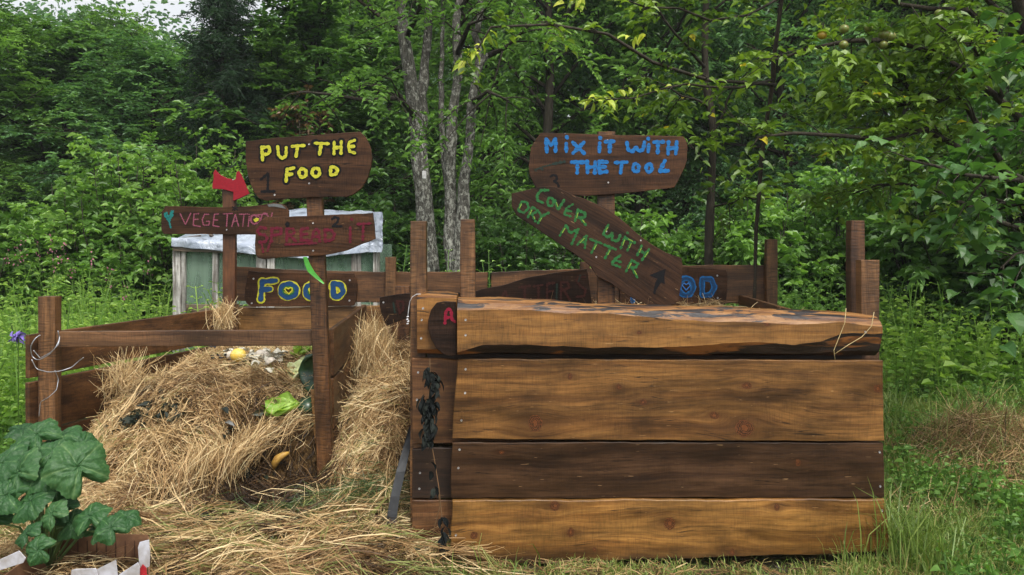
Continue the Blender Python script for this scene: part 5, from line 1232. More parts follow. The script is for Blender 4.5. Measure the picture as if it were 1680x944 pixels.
ribbon_strokes('tool_drawing', [[(268, 238), (300, 226), (340, 216), (395, 205)], [(262, 238), (270, 246)], [(285, 232), (300, 240)]], Z4, 2.6, dm, p_dkg, b4, .0012, 16, .3)
ribbon_strokes('tool_drawing', [[(345, 214), (392, 204)]], Z4, 4.2, dm, p_dkg, b4, .0030, 16, .3)
ribbon_strokes('numeral', [[(332, 270), (345, 262), (360, 268), (360, 284), (346, 290), (364, 300), (368, 312)]], Z4, 4.0, dm, p_blk, b4, .0012, 17)
dc = dm-.030
thc = -.545
W_cov = wood('wood_sign_slanted', (.012, .006, .003), (.030, .013, .006), (.062, .028, .013), thc, .5, .3, rough=.6, sheen=.18)
b5 = board([(160, 345), (200, 336), (240, 326), (310, 312), (350, 315), (390, 330), (430, 350), (480, 366), (520, 384), (580, 412), (620, 440), (665, 475), (700, 508), (750, 548), (800, 582), (840, 604), (880, 620), (912, 630), (919, 680), (912, 750), (900, 820), (868, 842), (760, 836), (680, 800), (600, 742), (540, 714), (525, 690), (510, 668), (430, 606), (340, 546), (250, 486), (180, 440), (160, 400)], Z4, dc, W_cov, S3, 27, .022, .0016, ((580, 512), (535, 625), (732, 551)), 'dark slanting board reading COVER WITH DRY MATTER in green')
LC = [[(322, 330), (292, 330), (272, 352), (276, 376), (300, 386)], el(332, 382, 13, 19), [(352, 376), (366, 416), (392, 374)], [(432, 392), (404, 408), (392, 438), (424, 446)], [(402, 420), (424, 424)], [(454, 418), (440, 468)], [(454, 418), (488, 434), (482, 452), (452, 450)], [(464, 454), (488, 484)],
      [(588, 484), (566, 524), (586, 540), (606, 518), (604, 550), (630, 556), (640, 530)], [(662, 536), (642, 590)], [(672, 518), (675, 520)], [(662, 540), (704, 562)], [(690, 556), (672, 598)], [(736, 574), (716, 618)], [(768, 592), (736, 640)], [(726, 596), (756, 614)],
      [(206, 380), (188, 420), (214, 430), (236, 410), (228, 384), (206, 380)], [(252, 406), (232, 450)], [(252, 404), (278, 422), (246, 438)], [(252, 440), (264, 466)], [(282, 428), (294, 446), (324, 430)], [(294, 446), (278, 474)],
      [(374, 530), (402, 484), (418, 520), (456, 502), (426, 568)], [(450, 572), (492, 530), (484, 586)], [(462, 558), (486, 560)], [(506, 546), (560, 566)], [(538, 560), (514, 606)], [(572, 572), (620, 592)], [(598, 586), (574, 630)], [(642, 618), (616, 636), (602, 656), (640, 670)], [(618, 640), (644, 648)],
      [(692, 640), (666, 690)], [(692, 640), (720, 656), (706, 674), (682, 668)], [(694, 676), (716, 716)]]
for LL in (LC[:7], LC[7:14], LC[14:20], LC[20:]): ribbon_strokes('lettering', LL, Z4, 4.0, dc, p_grn, b5, .0012, 18, .2)
hl = [[(a[0]*.75+b[0]*.25+3, a[1]*.75+b[1]*.25), (a[0]*.3+b[0]*.7+3, a[1]*.3+b[1]*.7)] for a, b in [(s[0], s[1]) for s in LC if isinstance(s, list) and abs(s[0][1]-s[1][1]) > 20][::1]]
ribbon_strokes('highlight', hl, Z4, 1.3, dc, p_ygr, b5, .0068, 19, .3)
poly_paint('arrow_mark', [[(770, 706), (800, 694), (842, 678), (836, 712), (838, 746), (822, 738), (800, 770), (796, 792), (786, 786), (796, 738), (806, 722), (790, 716)]], Z4, dc, p_blk, b5)

# --- second FOOD board on the back boards, half hidden by the slanting one
F2 = board([(640, 672), (800, 668), (1000, 672), (1108, 682), (1116, 700), (1112, 800), (1104, 838), (900, 846), (640, 846)], Z4, dF1, W_sign, None, 28, .022, .001, name='sign_board')
tag(F2, 'dark board with blue FOOD lettering behind the slanting green lettered board', 'sign')
for s in ((1070, 708), (1072, 806)): screw(P(*Z4(*s), dF1), F2, .008)
LO = [[(700, 716), (696, 820)], [(700, 716), (752, 712)], [(698, 764), (740, 762)], el(822, 757, 30, 38), el(932, 757, 32, 38), [(1002, 722), (1004, 796), (1040, 792), (1058, 760), (1044, 724), (1002, 722)]]
ribbon_strokes('letter_outline', LO, Z4, 9.0, dF1, p_blue, F2, .0012, 20, .08)
ribbon_strokes('lettering', LO, Z4, 4.6, dF1, p_navy, F2, .0040, 21, .08)
ribbon_strokes('heart', [[(932, 748), (922, 740), (914, 750), (932, 772), (950, 752), (942, 740), (932, 748)]], Z4, 1.6, dF1, p_lav, F2, .0060, 22, .1)
# --- dark board lying against the back boards, lettering nearly gone
dK = 5.4
K = board([(95, 245), (200, 226), (305, 216), (560, 214), (740, 207), (800, 188), (950, 160), (1100, 112), (1300, 75), (1525, 48), (1545, 180), (1560, 300), (1200, 290), (760, 280), (400, 330), (305, 380), (150, 440), (118, 400), (96, 300)], Z6, dK, W_signd, None, 29, .022, .001, name='sign_board')
tag(K, 'nearly black broken board with faded red lettering leaning at the back', 'sign'); screw(P(*Z6(122, 278), dK), K, .007)
ribbon_strokes('lettering', [[(215, 270), (235, 350)], [(215, 268), (262, 276), (258, 330), (236, 352)], [(960, 200), (930, 262)], [(962, 200), (985, 262)], [(1060, 175), (1130, 165)], [(1096, 170), (1096, 262)], [(1155, 168), (1222, 158)], [(1190, 164), (1190, 262)],
    [(1250, 150), (1250, 264)], [(1250, 150), (1300, 144)], [(1250, 204), (1290, 200)], [(1250, 262), (1300, 262)], [(1345, 140), (1345, 268)], [(1345, 140), (1395, 140), (1400, 180), (1350, 196)], [(1370, 200), (1408, 266)],
    [(1510, 105), (1470, 100), (1452, 130), (1480, 165), (1515, 190), (1505, 235), (1450, 240)]], Z6, 3.4, dK, p_dred, K, .0012, 23, .25)
ribbon_strokes('lettering', [[(190, 280), (202, 350)], [(1318, 148), (1314, 262)], [(1480, 92), (1462, 140)]], Z6, 2.6, dK, p_dkg, K, .0034, 23, .25)
# --- rounded dark board with a crimson letter on the big bin
A1b = board([(430, 400), (450, 330), (488, 282), (540, 272), (622, 276), (626, 400), (626, 640), (590, 650), (540, 640), (490, 600), (450, 530), (430, 460)], Z6, DF+.022, W_signd, None, 30, .02, .0008, name='sign_board')
tag(A1b, 'rounded dark board end with a crimson letter A fixed on the big bin', 'sign')
ribbon_strokes('lettering', [[(546, 420), (552, 345), (568, 322), (588, 332), (596, 400), (616, 412)], [(552, 384), (590, 380)]], Z6, 5.6, DF+.022, p_mag, A1b, .0014, 24, .1)
mb = MB(); q = np.array([P(*Z6(a, b), DF+.0) for a, b in [(380, 222), (350, 222), (322, 240), (305, 270), (298, 310), (293, 350), (290, 380)]]); mb.tube(q, .0016, 5)
for k, (a, b) in enumerate([(290, 380), (287, 398), (293, 412), (289, 428)]): mb.tube([P(*Z6(a-7, b), DF), P(*Z6(a+7, b-4), DF)], .0035, 5)
tag(mb.build('wire_hook', simple('wire_white', (.6, .6, .62), .4), loc=q[0], smooth=True), 'pale bent wire hooked on the log beside the tall middle post', 'wire')
# ---------------------------------------------------------------- greenhouse of old windows
DG = 8.0
GH = thing('greenhouse', (P(455, 0, DG)[0], DG+.5, gz(-2.4, DG)), 'small greenhouse of old windows with whitish plastic sheeting on its roof', 'greenhouse')
W_gw = wood('wood_peeling_white', (.10, .085, .07), (.30, .28, .25), (.50, .49, .46), 'z', .75, .2, stain_col=(.05, .035, .025), ring=22, ssc=2.5)
W_gx = wood('wood_roof_edge', (.05, .035, .025), (.12, .085, .055), (.22, .17, .12), 'x', .5, .2)
m, nt, out = new_mat('old_glass'); g_ = G(nt); co = g_.coord(); n = g_.noise(co, 2.2, 5, .7); n2 = g_.noise(g_.vec(g_.math('MULTIPLY', g_.dot(co, (1, 0, 0)), 9), 0.0, g_.math('MULTIPLY', g_.dot(co, (0, 0, 1)), 1.5)), 1, 4)
c = g_.mix(n, (.22, .34, .24), (.40, .50, .42)); b = g_.bsdf(c, .12, .6); b.inputs['Roughness'].default_value = .18
tl = nt.nodes.new('ShaderNodeBsdfTranslucent'); nt.links.new(c, tl.inputs[0]); tr = nt.nodes.new('ShaderNodeBsdfTransparent'); tr.inputs[0].default_value = (.75, .88, .80, 1)
m1 = nt.nodes.new('ShaderNodeMixShader'); m1.inputs[0].default_value = .35; nt.links.new(b.outputs[0], m1.inputs[1]); nt.links.new(tl.outputs[0], m1.inputs[2])
m2 = nt.nodes.new('ShaderNodeMixShader'); nt.links.new(g_.ramp(n2, [(.3, .4), (.7, .75)]), m2.inputs[0]); nt.links.new(m1.outputs[0], m2.inputs[1]); nt.links.new(tr.outputs[0], m2.inputs[2]); nt.links.new(m2.outputs[0], out.inputs[0]); GL = m
m, nt, out = new_mat('plastic_sheet'); g_ = G(nt); co = g_.coord(); n = g_.noise(co, 3, 5, .6, 1.5); n2 = g_.noise(co, 7, 5, .7)
c = g_.mix(g_.ramp(n, [(.4, 0.0), (.7, 1.0)]), (.36, .40, .47), (.20, .24, .31)); c = g_.mix(g_.ramp(n2, [(.52, 0.0), (.66, .85)]), c, (.08, .09, .11))
b = g_.bsdf(c, .3, .6, g_.bump(n, 1.0, .05)); nt.links.new(b.outputs[0], out.inputs[0]); PSH = m
gb = gz(-2.4, DG)
def gpost(x0, x1, y0, d, dep=.06, name='window_post'): return vpost(name, x0, x1, y0, gb-.05, d, W_gw, GH, dep)
for x0, x1 in ((283, 296), (297, 304), (348, 357), (420, 436), (438, 450), (576, 585), (586, 592), (612, 619)): gpost(x0, x1, 402, DG+.01*(x0 % 3))
plank('cross_bar', [(296, 500), (625, 500), (625, 512), (296, 512)], DG+.015, .04, W_gx, GH, 41)
for x0, x1 in ((304, 348), (357, 420), (450, 576), (592, 612)):
    a = P(x0, 408, DG+.03); b_ = P(x1, 560, DG+.03); mb = MB(); mb.box(((a[0]+b_[0])/2, DG+.035, (a[2]+gb)/2), ((b_[0]-a[0])/2+.01, .002, (a[2]-gb)/2)); mb.build('glass_pane', GL, GH)
# side and back walls
xl_ = P(284, 0, DG)[0]; xr_ = P(624, 0, DG)[0]
for sx_, pxs in ((1, 288), (-1, 619)):
    for yy in (DG+.55, DG+1.1):
        xx = P(pxs, 0, yy)[0] if sx_ < 0 else xl_+.02
        mb = MB(); mb.box((xx, yy, (gb+1.5)/2+.1), (.025, .03, .68), ch=.003); mb.build('corner_post', W_gw, GH)
    mb = MB(); xa_ = P(pxs, 0, DG+.06)[0] if sx_ < 0 else xl_+.02; mb.beam((xa_, DG+.06, (gb+1.38)/2+.1), (xx, DG+1.06, (gb+1.38)/2+.1), 1.2, .004, ch=0); mb.build('glass_pane', GL, GH)
mb = MB(); mb.box(((xl_+xr_)/2, DG+1.1, (gb+1.4)/2+.1), ((xr_-xl_)/2-.05, .003, .6)); mb.build('glass_pane', GL, GH)
plank('eave_board', [(283, 404), (420, 412), (420, 418), (283, 412)], DG-.03, .03, W_gx, GH, 42)
plank('eave_board', [(576, 404), (627, 400), (627, 412), (576, 414)], DG-.03, .03, W_gx, GH, 43)
# sheeting over the roof: front hem, slope, ridge
xsn = np.linspace(281, 627, 60); front = np.interp(xsn, [281, 330, 380, 430, 500, 560, 600, 627], [404, 408, 413, 418, 424, 418, 414, 412]); topy = np.interp(xsn, [281, 300, 340, 450, 500, 560, 612, 627], [398, 386, 372, 348, 341, 346, 346, 356])
V = []; nr = 14
for i, x in enumerate(xsn):
    zf = P(x, front[i], DG-.05)[2]; xf = P(x, 0, DG-.05)[0]; zt = P(x, topy[i], DG+.9)[2]; xt = P(x, 0, DG+.9)[0]
    ze = P(x, front[i]-14, DG-.03)[2]
    for k in range(nr):
        t = k/(nr-1); wr = .016*float(fbm(x*.03, k*.25, 1.6, 80))
        if k < 3: V.append((xf, DG-.055-.01*sin(x*.08+k)+wr*.3, zf+(ze-zf)*k/2+wr*.4*(k == 0)))
        else:
            s = (k-2)/(nr-3); V.append((xf+(xt-xf)*s, DG-.03+.93*s, ze+(zt-ze)*(1-(1-s)**1.6)+wr))
Fc = [(i*nr+k, (i+1)*nr+k, (i+1)*nr+k+1, i*nr+k+1) for i in range(59) for k in range(nr-1)]
V2 = [(a, b+.004, c-.004) for a, b, c in V]
mesh_obj('roof_sheet', np.array(V+V2), Fc+[tuple(q+len(V) for q in f[::-1]) for f in Fc], PSH, GH, smooth=True)
q0 = P(610, 350, DG-.07); V = []; n = 12
for i in range(n):
    for k in range(6):
        px = 606+k*4.2; py = 348+i*6; V.append(P(px+1.5*sin(i*.9), py, DG-.07+.02*sin(k*2+i*.7)))
Fc = [(i*6+k, i*6+k+1, (i+1)*6+k+1, (i+1)*6+k) for i in range(n-1) for k in range(5)]
V2 = [v+np.array((0, .005, 0)) for v in V]
mesh_obj('hanging_sheet', np.array(V+V2), Fc+[tuple(q+len(V) for q in f[::-1]) for f in Fc], PSH, GH, smooth=True)
for (x0, y0, x1, y1) in ((300, 392, 330, 388), (345, 384, 352, 396)):
    mb = MB(); a = P(x0, y0, DG+.1); b_ = P(x1, y1, DG+.2); mb.beam(a, b_, .03, .03); mb.build('roof_batten', W_gx, GH)

# ---------------------------------------------------------------- kitchen scraps on the hay
def on_hay(px, py):
    """first point of the hay surface on the line of sight through a pixel"""
    for d in np.arange(2.6, 6.2, .01):
        p = P(px, py, d)
        if p[2] <= float(hay_h(p[0], p[1])): return p
    return P(px, py, 5.5)
egg = simple('eggshell', (.62, .55, .46), .6, .3, sc=40); white = simple('peel_white', (.66, .62, .50), .6, .3, sc=30); lem = simple('lemon_skin', (.72, .45, .05), .4, .5, sc=60, c2=(.72, .55, .14))
def bowl(mb, c, r, tilt, seed, frac=.5, flat=1.0):
    g = np.random.default_rng(seed); n = 5; m = 12; V = []; A3 = rotz(g.random()*6) @ np.array([[1, 0, 0], [0, cos(tilt), -sin(tilt)], [0, sin(tilt), cos(tilt)]])
    for s in (1, .9):
        for i in range(n+1):
            th = pi-(pi*frac)*i/n
            for j in range(m):
                a = 2*pi*j/m; rr = r*s*(1+.06*g.normal()*(i == n)); V.append((rr*sin(th)*cos(a), rr*sin(th)*sin(a), rr*cos(th)*flat))
    Fc = []
    for s in (0, 1):
        o_ = s*(n+1)*m
        for i in range(n):
            for j in range(m):
                q = (j+1) % m; f = (o_+i*m+j, o_+(i+1)*m+j, o_+(i+1)*m+q, o_+i*m+q); Fc.append(f if s == 0 else f[::-1])
    for j in range(m): q = (j+1) % m; Fc.append((n*m+j, (n+1)*m+n*m+j, (n+1)*m+n*m+q, n*m+q))
    mb.add(np.array(V) @ A3.T+np.array(c), Fc)
for i, (px, py, r, tl_, lb) in enumerate([(381, 594, .03, 2.2, 'half eggshell left of the lemon on the hay'), (433, 596, .045, .9, 'pale eggshell right of the lemon, largest of the shells'), (447, 606, .03, 2.6, 'eggshell at the right end of the shells on the hay'), (455, 597, .024, 1.2, 'small shell near the right end of the shells')]):
    p = on_hay(px, py+8)+(0, -.03, .05); mb = MB(); bowl(mb, p+(0, 0, r*.8), r*1.12, tl_, i); tag(mb.build('eggshell', egg, loc=p, smooth=True), lb, 'eggshell', 'eggshells on the hay')
p = on_hay(398, 602)+(0, -.08, .085); mb = MB(); mb.blob(p, (.05, .042, .042), .03, 9, seed=3); tag(mb.build('lemon', lem, loc=p, smooth=True), 'whole yellow lemon lying on top of the hay', 'lemon')
p = on_hay(437, 600)+(0, -.03, .08); mb = MB(); mb.blob(p, (.035, .03, .012), .1, 7, seed=5); tag(mb.build('lemon_slice', lem, loc=p, smooth=True), 'yellow citrus end lying on the pale eggshell', 'lemon')
g = np.random.default_rng(140)
def peelings(name, px0, px1, py, n, size, mat, label, cat, seed, lift=.05):
    g = np.random.default_rng(seed); Vs = []; Fs = []; k0 = 0; L0 = None
    for i in range(n):
        p = on_hay(g.uniform(px0, px1), py+g.normal()*5)+(0, -.02, lift*g.random()+.055); L0 = p if L0 is None else L0
        s = size*(.6+.8*g.random()); A3 = rotz(g.random()*6.3); tx, ty = g.normal(size=2)*.6
        u = np.linspace(-1, 1, 5); U, W_ = np.meshgrid(u, u); rr = np.clip(1.15-(U**2+W_**2)*.35, .3, 1)
        V = np.stack([U*rr*s, W_*rr*s*.7, s*(.45*U*U*tx+.35*W_*W_*ty+.25*np.sin(3*U+i)*W_)], -1).reshape(-1, 3) @ A3.T+p
        Vs += [V, V+(0, 0, -.0025)]; f = grid_faces(5, 5); Fs += [f+k0, f[:, ::-1]+k0+25]; k0 += 50
    V = np.concatenate(Vs); Fc = np.concatenate(Fs); o = mesh_obj(name, V, (Fc.ravel(), np.full(len(Fc), 4)), mat, loc=L0, smooth=True)
    return tag(o, label, cat)
lett = leaf_mat('lettuce_green', (.14, .28, .03), (.24, .42, .05), (.40, .55, .12), trans=.4)
lettw = simple('cabbage_white', (.58, .60, .36), .45, .4, sc=18, c2=(.45, .55, .20)); peel_d = simple('peel_dark', (.02, .022, .03), .3, .5)
peelings('vegetable_peel', 400, 470, 604, 46, .042, white, 'scatter of whitish peelings beside the eggshells', 'peelings', 1)
peelings('vegetable_peel', 372, 390, 600, 6, .028, white, 'few pale peelings left of the lemon', 'peelings', 2)
peelings('dark_peel', 350, 366, 601, 5, .03, peel_d, 'small dark blackish peelings at the left end of the scraps', 'peelings', 3)
def lettuce(px, py, w, h, mat, label, seed, dz=0):
    g = np.random.default_rng(seed); p = on_hay(px, py)+(0, 0, .03+dz); Vs = []; Fs = []; As = []; k0 = 0
    for i in range(4):
        n, m_ = 12, 9; u = np.linspace(0, 1, n); v = np.linspace(-1, 1, m_); U, V_ = np.meshgrid(u, v, indexing='ij')
        wid = np.sin(np.clip(U*.9+.12, 0, 1)*pi)**.6; az = g.uniform(-.6, .6)+(pi if i % 2 else 0)*0
        X = (U-.5)*w+V_*0; Y = V_*wid*h*.5; Z = .02*np.sin(U*9+i)*np.abs(V_)+.018*np.sin(V_*8+U*5+i*2)*np.abs(V_)+.03*U+.018*V_**2
        Q = np.stack([X, Y, Z], -1).reshape(-1, 3) @ np.array([[1, 0, 0], [0, .75, -.65], [0, .65, .75]]).T @ rotz(az).T+p+g.normal(size=3)*.015
        f = grid_faces(n, m_); Vs.append(Q); Fs.append(f+k0); As.append(np.clip(.5+.35*U+g.normal()*.1, 0, 1).ravel()); k0 += n*m_
    V = np.concatenate(Vs); Fc = np.concatenate(Fs); o = mesh_obj('lettuce_leaf', V, (Fc.ravel(), np.full(len(Fc), 4)), mat, attr=np.concatenate(As), loc=p, smooth=True)
    return tag(o, label, 'lettuce leaf')
lettuce(462, 676, .19, .12, lett, 'bright green lettuce leaf on the hay left of the leaning signpost', 1)
lettuce(490, 618, .13, .13, lettw, 'whitish cabbage leaf high on the hay beside the signpost', 2)
lettuce(500, 590, .09, .09, lett, 'small green leaf upright behind the signpost top scraps', 3, .02)
# dark melon rinds / slab of peel against the post
rind = simple('rind_green', (.012, .035, .018), .3, .5, sc=12, c2=(.02, .06, .02)); rind_in = simple('rind_inner', (.45, .42, .2), .5)
p = P(506, 612, 4.62); mb = MB(); bowl(mb, p, .115, 1.5, 4, .42, .7); tag(mb.build('melon_rind', rind, loc=p, smooth=True), 'upright dark green rind against the signpost at the top of the hay', 'rind', 'rinds beside the signpost')
p = P(505, 668, 4.62); mb = MB(); bowl(mb, p, .075, 2.8, 6, .5, .8); tag(mb.build('melon_rind', rind, loc=p, smooth=True), 'lower dark green rind behind the signpost, right of the bright lettuce', 'rind', 'rinds beside the signpost')
p = P(492, 644, 4.72); mb = MB(); bowl(mb, p, .05, 2.0, 7, .5, .5); tag(mb.build('aubergine_skin', peel_d, loc=p, smooth=True), 'black folded skin between the two dark rinds', 'peel')
# banana skin
p = on_hay(467, 762)+(0, -.05, .03); mb = MB(); q = np.array([p+np.array(v) for v in [(-.045, 0, -.045), (-.038, -.012, -.01), (-.018, -.016, .022), (.012, -.012, .04), (.04, 0, .05)]])
mb.tube(q, [.006, .021, .023, .018, .007], 8); tag(mb.build('banana', simple('banana_skin', (.50, .30, .06), .5, c2=(.30, .15, .04), sc=30), loc=p, smooth=True), 'brownish yellow banana skin in the dark hollow of the hay', 'banana')
# rotting dark leaves in the heap
rot = leaf_mat('rotten_leaf', (.010, .014, .010), (.022, .030, .020), (.045, .050, .028), trans=.05)
def rotten(px, py, n, sx, label, seed, size=.06):
    g = np.random.default_rng(seed); c = on_hay(px, py); x = c[0]+g.normal(size=n)*sx; y = c[1]+g.normal(size=n)*sx*.45; z = hay_h(x, y)+.02+g.random(n)*.03
    V, Fc, A = leaves_geo(np.c_[x, y, z], g.normal(size=(n, 3))*np.array([1, 1, .4]), size, .55, g, up=.5, droop=.1); o = put_leaves('rotten_leaves', (V, Fc, A), rot, loc=c); return tag(o, label, 'rotten leaves', 'rotten leaves in the hay', None)
rotten(225, 700, 90, .06, 'blackish wilted leaves on the left slope of the hay', 1); rotten(275, 690, 60, .07, 'thin dark leaves just right of the blackish clump', 2, .045)
rotten(590, 880, 90, .13, 'dark wilted leaves low before the middle bin', 3); rotten(440, 880, 90, .16, 'dark damp leaves in the litter before the leaning signpost', 4, .045); rotten(410, 790, 50, .08, 'dark leaves at the foot of the heap', 5); rotten(315, 870, 40, .07, 'few dark leaves in the litter at lower left', 6)
gl2 = leaf_mat('limp_grass', (.04, .07, .02), (.09, .13, .04), (.16, .20, .08))
g = np.random.default_rng(150); c = on_hay(590, 822); n = 500; x = c[0]+g.normal(size=n)*.16; y = c[1]+g.normal(size=n)*.09
V, Fc, A = strands(np.c_[x, y, hay_h(x, y)+.03+g.random(n)*.05], np.c_[g.normal(size=n)+1, g.normal(size=n)*.5, g.normal(size=n)*.2+.25], g.uniform(.12, .32, n), .004, g, .3, .15)
o = put_leaves('cut_grass', (V, Fc, A), gl2, loc=c); tag(o, 'limp green cut grass lying at the mouth of the middle bin', 'cut grass', kind='stuff')
c = on_hay(520, 860); n = 700; x = c[0]+g.normal(size=n)*.3; y = c[1]+g.normal(size=n)*.12
V, Fc, A = strands(np.c_[x, y, hay_h(x, y)+.03+g.random(n)*.04], np.c_[g.normal(size=(n, 2)), g.normal(size=n)*.2], g.uniform(.1, .3, n), .004, g, .4, .15)
o = put_leaves('cut_grass', (V, Fc, A), gl2, loc=c); tag(o, 'greenish cut grass mixed in the litter before the signpost', 'cut grass', kind='stuff')

# ---------------------------------------------------------------- strap and dried plant on the big bin
q = np.array([P(a, b, d) for a, b, d in [(674, 700, 3.80), (667, 735, 3.76), (657, 775, 3.70), (648, 815, 3.66), (643, 845, 3.64), (642, 868, 3.63)]]); mb = MB(); w = np.array([.008, .017, .021, .021, .022, .020])
for k in range(5):
    V = [q[k]-(w[k], 0, 0), q[k]+(w[k], .012, 0), q[k+1]+(w[k+1], .012, 0), q[k+1]-(w[k+1], 0, 0)]; V = V+[v+np.array((0, .005, 0)) for v in V]; mb.add(V, [(3, 2, 1, 0), (4, 5, 6, 7), (0, 1, 5, 4), (1, 2, 6, 5), (2, 3, 7, 6), (3, 0, 4, 7)])
tag(mb.build('strap', simple('strap_black', (.03, .032, .035), .5, sc=40), loc=q[-1]), 'grey black strap leaning against the left corner of the big bin', 'strap')
g = np.random.default_rng(160); dP = DF-.035
R0 = P(707, 600, dP); DP = thing('dried_plant', R0, 'blackened dried plant hanging down over the big bin\'s left boards', 'plant')
mb = MB(); stem = np.array([P(a, b, dP) for a, b in [(705, 588), (706, 620), (702, 660), (704, 710), (712, 750), (720, 800), (723, 830), (728, 880), (733, 905)]]); mb.tube(stem, .0022, 5); mb.tube([P(a, b, dP) for a, b in [(718, 800), (722, 830), (714, 860), (710, 880)]], .0018, 4); mb.build('stem', simple('dry_stem', (.16, .09, .04), .6), DP)
pts = []
for (a, b, s, n) in ((706, 618, 4, 24), (711, 640, 5, 24), (697, 665, 4, 22), (706, 668, 5, 26), (704, 690, 5, 30), (701, 712, 4, 20), (704, 730, 3, 8), (708, 770, 3, 2), (714, 808, 3, 4), (726, 850, 3, 4), (726, 880, 4, 9), (730, 898, 4, 8)): pts += [P(a+g.normal()*s*.7, b-6+g.normal()*s*1.6, dP-.012*g.random()) for _ in range(n)]
V, Fc, A = leaves_geo(np.array(pts), np.c_[g.normal(size=len(pts))*.5, g.normal(size=len(pts))*.4-.2, np.full(len(pts), -1.)], .042, .55, g, up=.1, droop=.1, fine=True)
put_leaves('withered_leaves', (V, Fc, A), leaf_mat('withered_black', (.003, .004, .004), (.008, .010, .010), (.018, .022, .018), trans=0, rough=.85, spec=.15), DP)

# ---------------------------------------------------------------- squash plant and cardboard box
def squash_leaf_geo(c, r, nrm, az, g, lobes=5):
    """broad lobed leaf: polar grid, veins sunk, edges drooping"""
    nr_, na = 16, 100; V = []; A = []
    ph = g.random()*6
    for i in range(nr_+1):
        t = i/nr_
        for j in range(na):
            a = 2*pi*j/na; am = ((a+pi) % (2*pi))-pi
            lob = 1-.075*(1-math.cos(a*lobes))-.022*math.cos(a*31+ph)-.02*math.cos(a*13+ph); notch = 1-.62*math.exp(-((abs(am)-pi)/.30)**2)
            rr = r*t*lob*(1-(1-notch)*min(1, t*1.5)); vein = min(abs(((a*lobes/(2*pi)) % 1)-.0), abs(((a*lobes/(2*pi)) % 1)-1))
            z = r*(.16*math.exp(-(vein/.09)**2)*-.35*t+.20*t-.42*t**3+.05*math.sin(a*3+ph)*t*t+.06*t*t*math.sin(a*4+ph*2)+.03*t*math.sin(a*11+ph*3+t*5)+.02*math.sin(a*7+t*17+ph))
            V.append((rr*math.cos(a), rr*math.sin(a), z)); sv = abs(((t*6.5-vein*5.5) % 1)-.5); A.append(.42+.50*math.exp(-(vein/.040)**2)*(1-t*.5)+.26*math.exp(-(sv/.09)**2)*(t > .15)+.08*t)
    V = np.array(V); n = norm(np.array(nrm, float)); x = norm(np.cross(n, [sin(az), cos(az), .01])); y = np.cross(n, x); M = np.stack([x, y, n], 1)
    f = []
    for i in range(nr_):
        for j in range(na): q = (j+1) % na; f.append((i*na+j, (i+1)*na+j, (i+1)*na+q, i*na+q))
    return V @ M.T+np.array(c), np.array(f), np.clip(np.array(A)+g.normal()*.06, 0, 1)
m, nt, out = new_mat('squash_leaf'); g_ = G(nt); v = g_.attr(); co = g_.coord(); n = g_.noise(co, 14, 4, .6)
c = g_.ramp(v, [(.3, (.018, .065, .016)), (.5, (.036, .115, .028)), (.7, (.075, .175, .050)), (.95, (.17, .28, .10))]); c = g_.mix(g_.math('MULTIPLY', n, .5), c, (.02, .06, .03))
b = g_.bsdf(c, .45, .35, g_.bump(g_.noise(co, 30, 5, .65), .7, .01)); tl = nt.nodes.new('ShaderNodeBsdfTranslucent'); nt.links.new(c, tl.inputs[0]); mx = nt.nodes.new('ShaderNodeMixShader'); mx.inputs[0].default_value = .32
nt.links.new(b.outputs[0], mx.inputs[1]); nt.links.new(tl.outputs[0], mx.inputs[2]); nt.links.new(mx.outputs[0], out.inputs[0]); SQ = m
g = np.random.default_rng(170); base = P(75, 905, 3.15); base[2] = .08
SP = thing('squash_plant', base, 'squash plant with broad lobed leaves growing from the cardboard box', 'plant')
stem_m = simple('squash_stem', (.16, .26, .08), .5)
SL = [(128, 765, 3.08, 50, .25, -.75, .6, .2), (92, 738, 3.2, 42, -.1, -.5, .8, 1.4), (138, 728, 3.25, 34, .3, -.4, .8, 2.4), (60, 712, 3.35, 36, -.2, -.5, .8, .5), (34, 704, 3.42, 30, .1, -.3, .9, 2.9), (30, 775, 3.1, 46, -.3, -.7, .6, .9), (2, 760, 3.15, 40, -.2, -.5, .8, 2.1), (72, 778, 3.12, 40, 0, -.6, .75, 2.8),
    (10, 812, 3.05, 42, -.2, -.7, .7, .1), (50, 822, 3.05, 38, 0, -.5, .85, 3.0), (92, 800, 3.2, 34, .1, -.4, .9, 1.7), (55, 748, 3.3, 36, 0, -.5, .8, .6), (148, 846, 3.05, 32, .1, -.6, .8, 1.2), (182, 866, 3.0, 28, .2, -.7, .65, .4), (207, 850, 3.05, 26, .3, -.45, .8, 1.9), (118, 858, 3.1, 30, -.1, -.5, .8, 2.6), (85, 842, 3.0, 30, -.2, -.7, .7, .8),
    (62, 902, 2.9, 28, -.1, -.85, .4, .1), (44, 874, 2.95, 26, -.4, -.5, .7, 1.0), (104, 832, 3.08, 26, 0, -.6, .7, .5), (-20, 790, 3.1, 44, 0, -.6, .7, 1.5), (-25, 850, 3.05, 40, 0, -.6, .7, .5), (108, 712, 3.4, 28, .2, -.4, .8, .7), (160, 872, 3.1, 22, 0, -.5, .9, 2.2), (22, 738, 3.3, 34, -.3, -.4, .8, 1.1)]
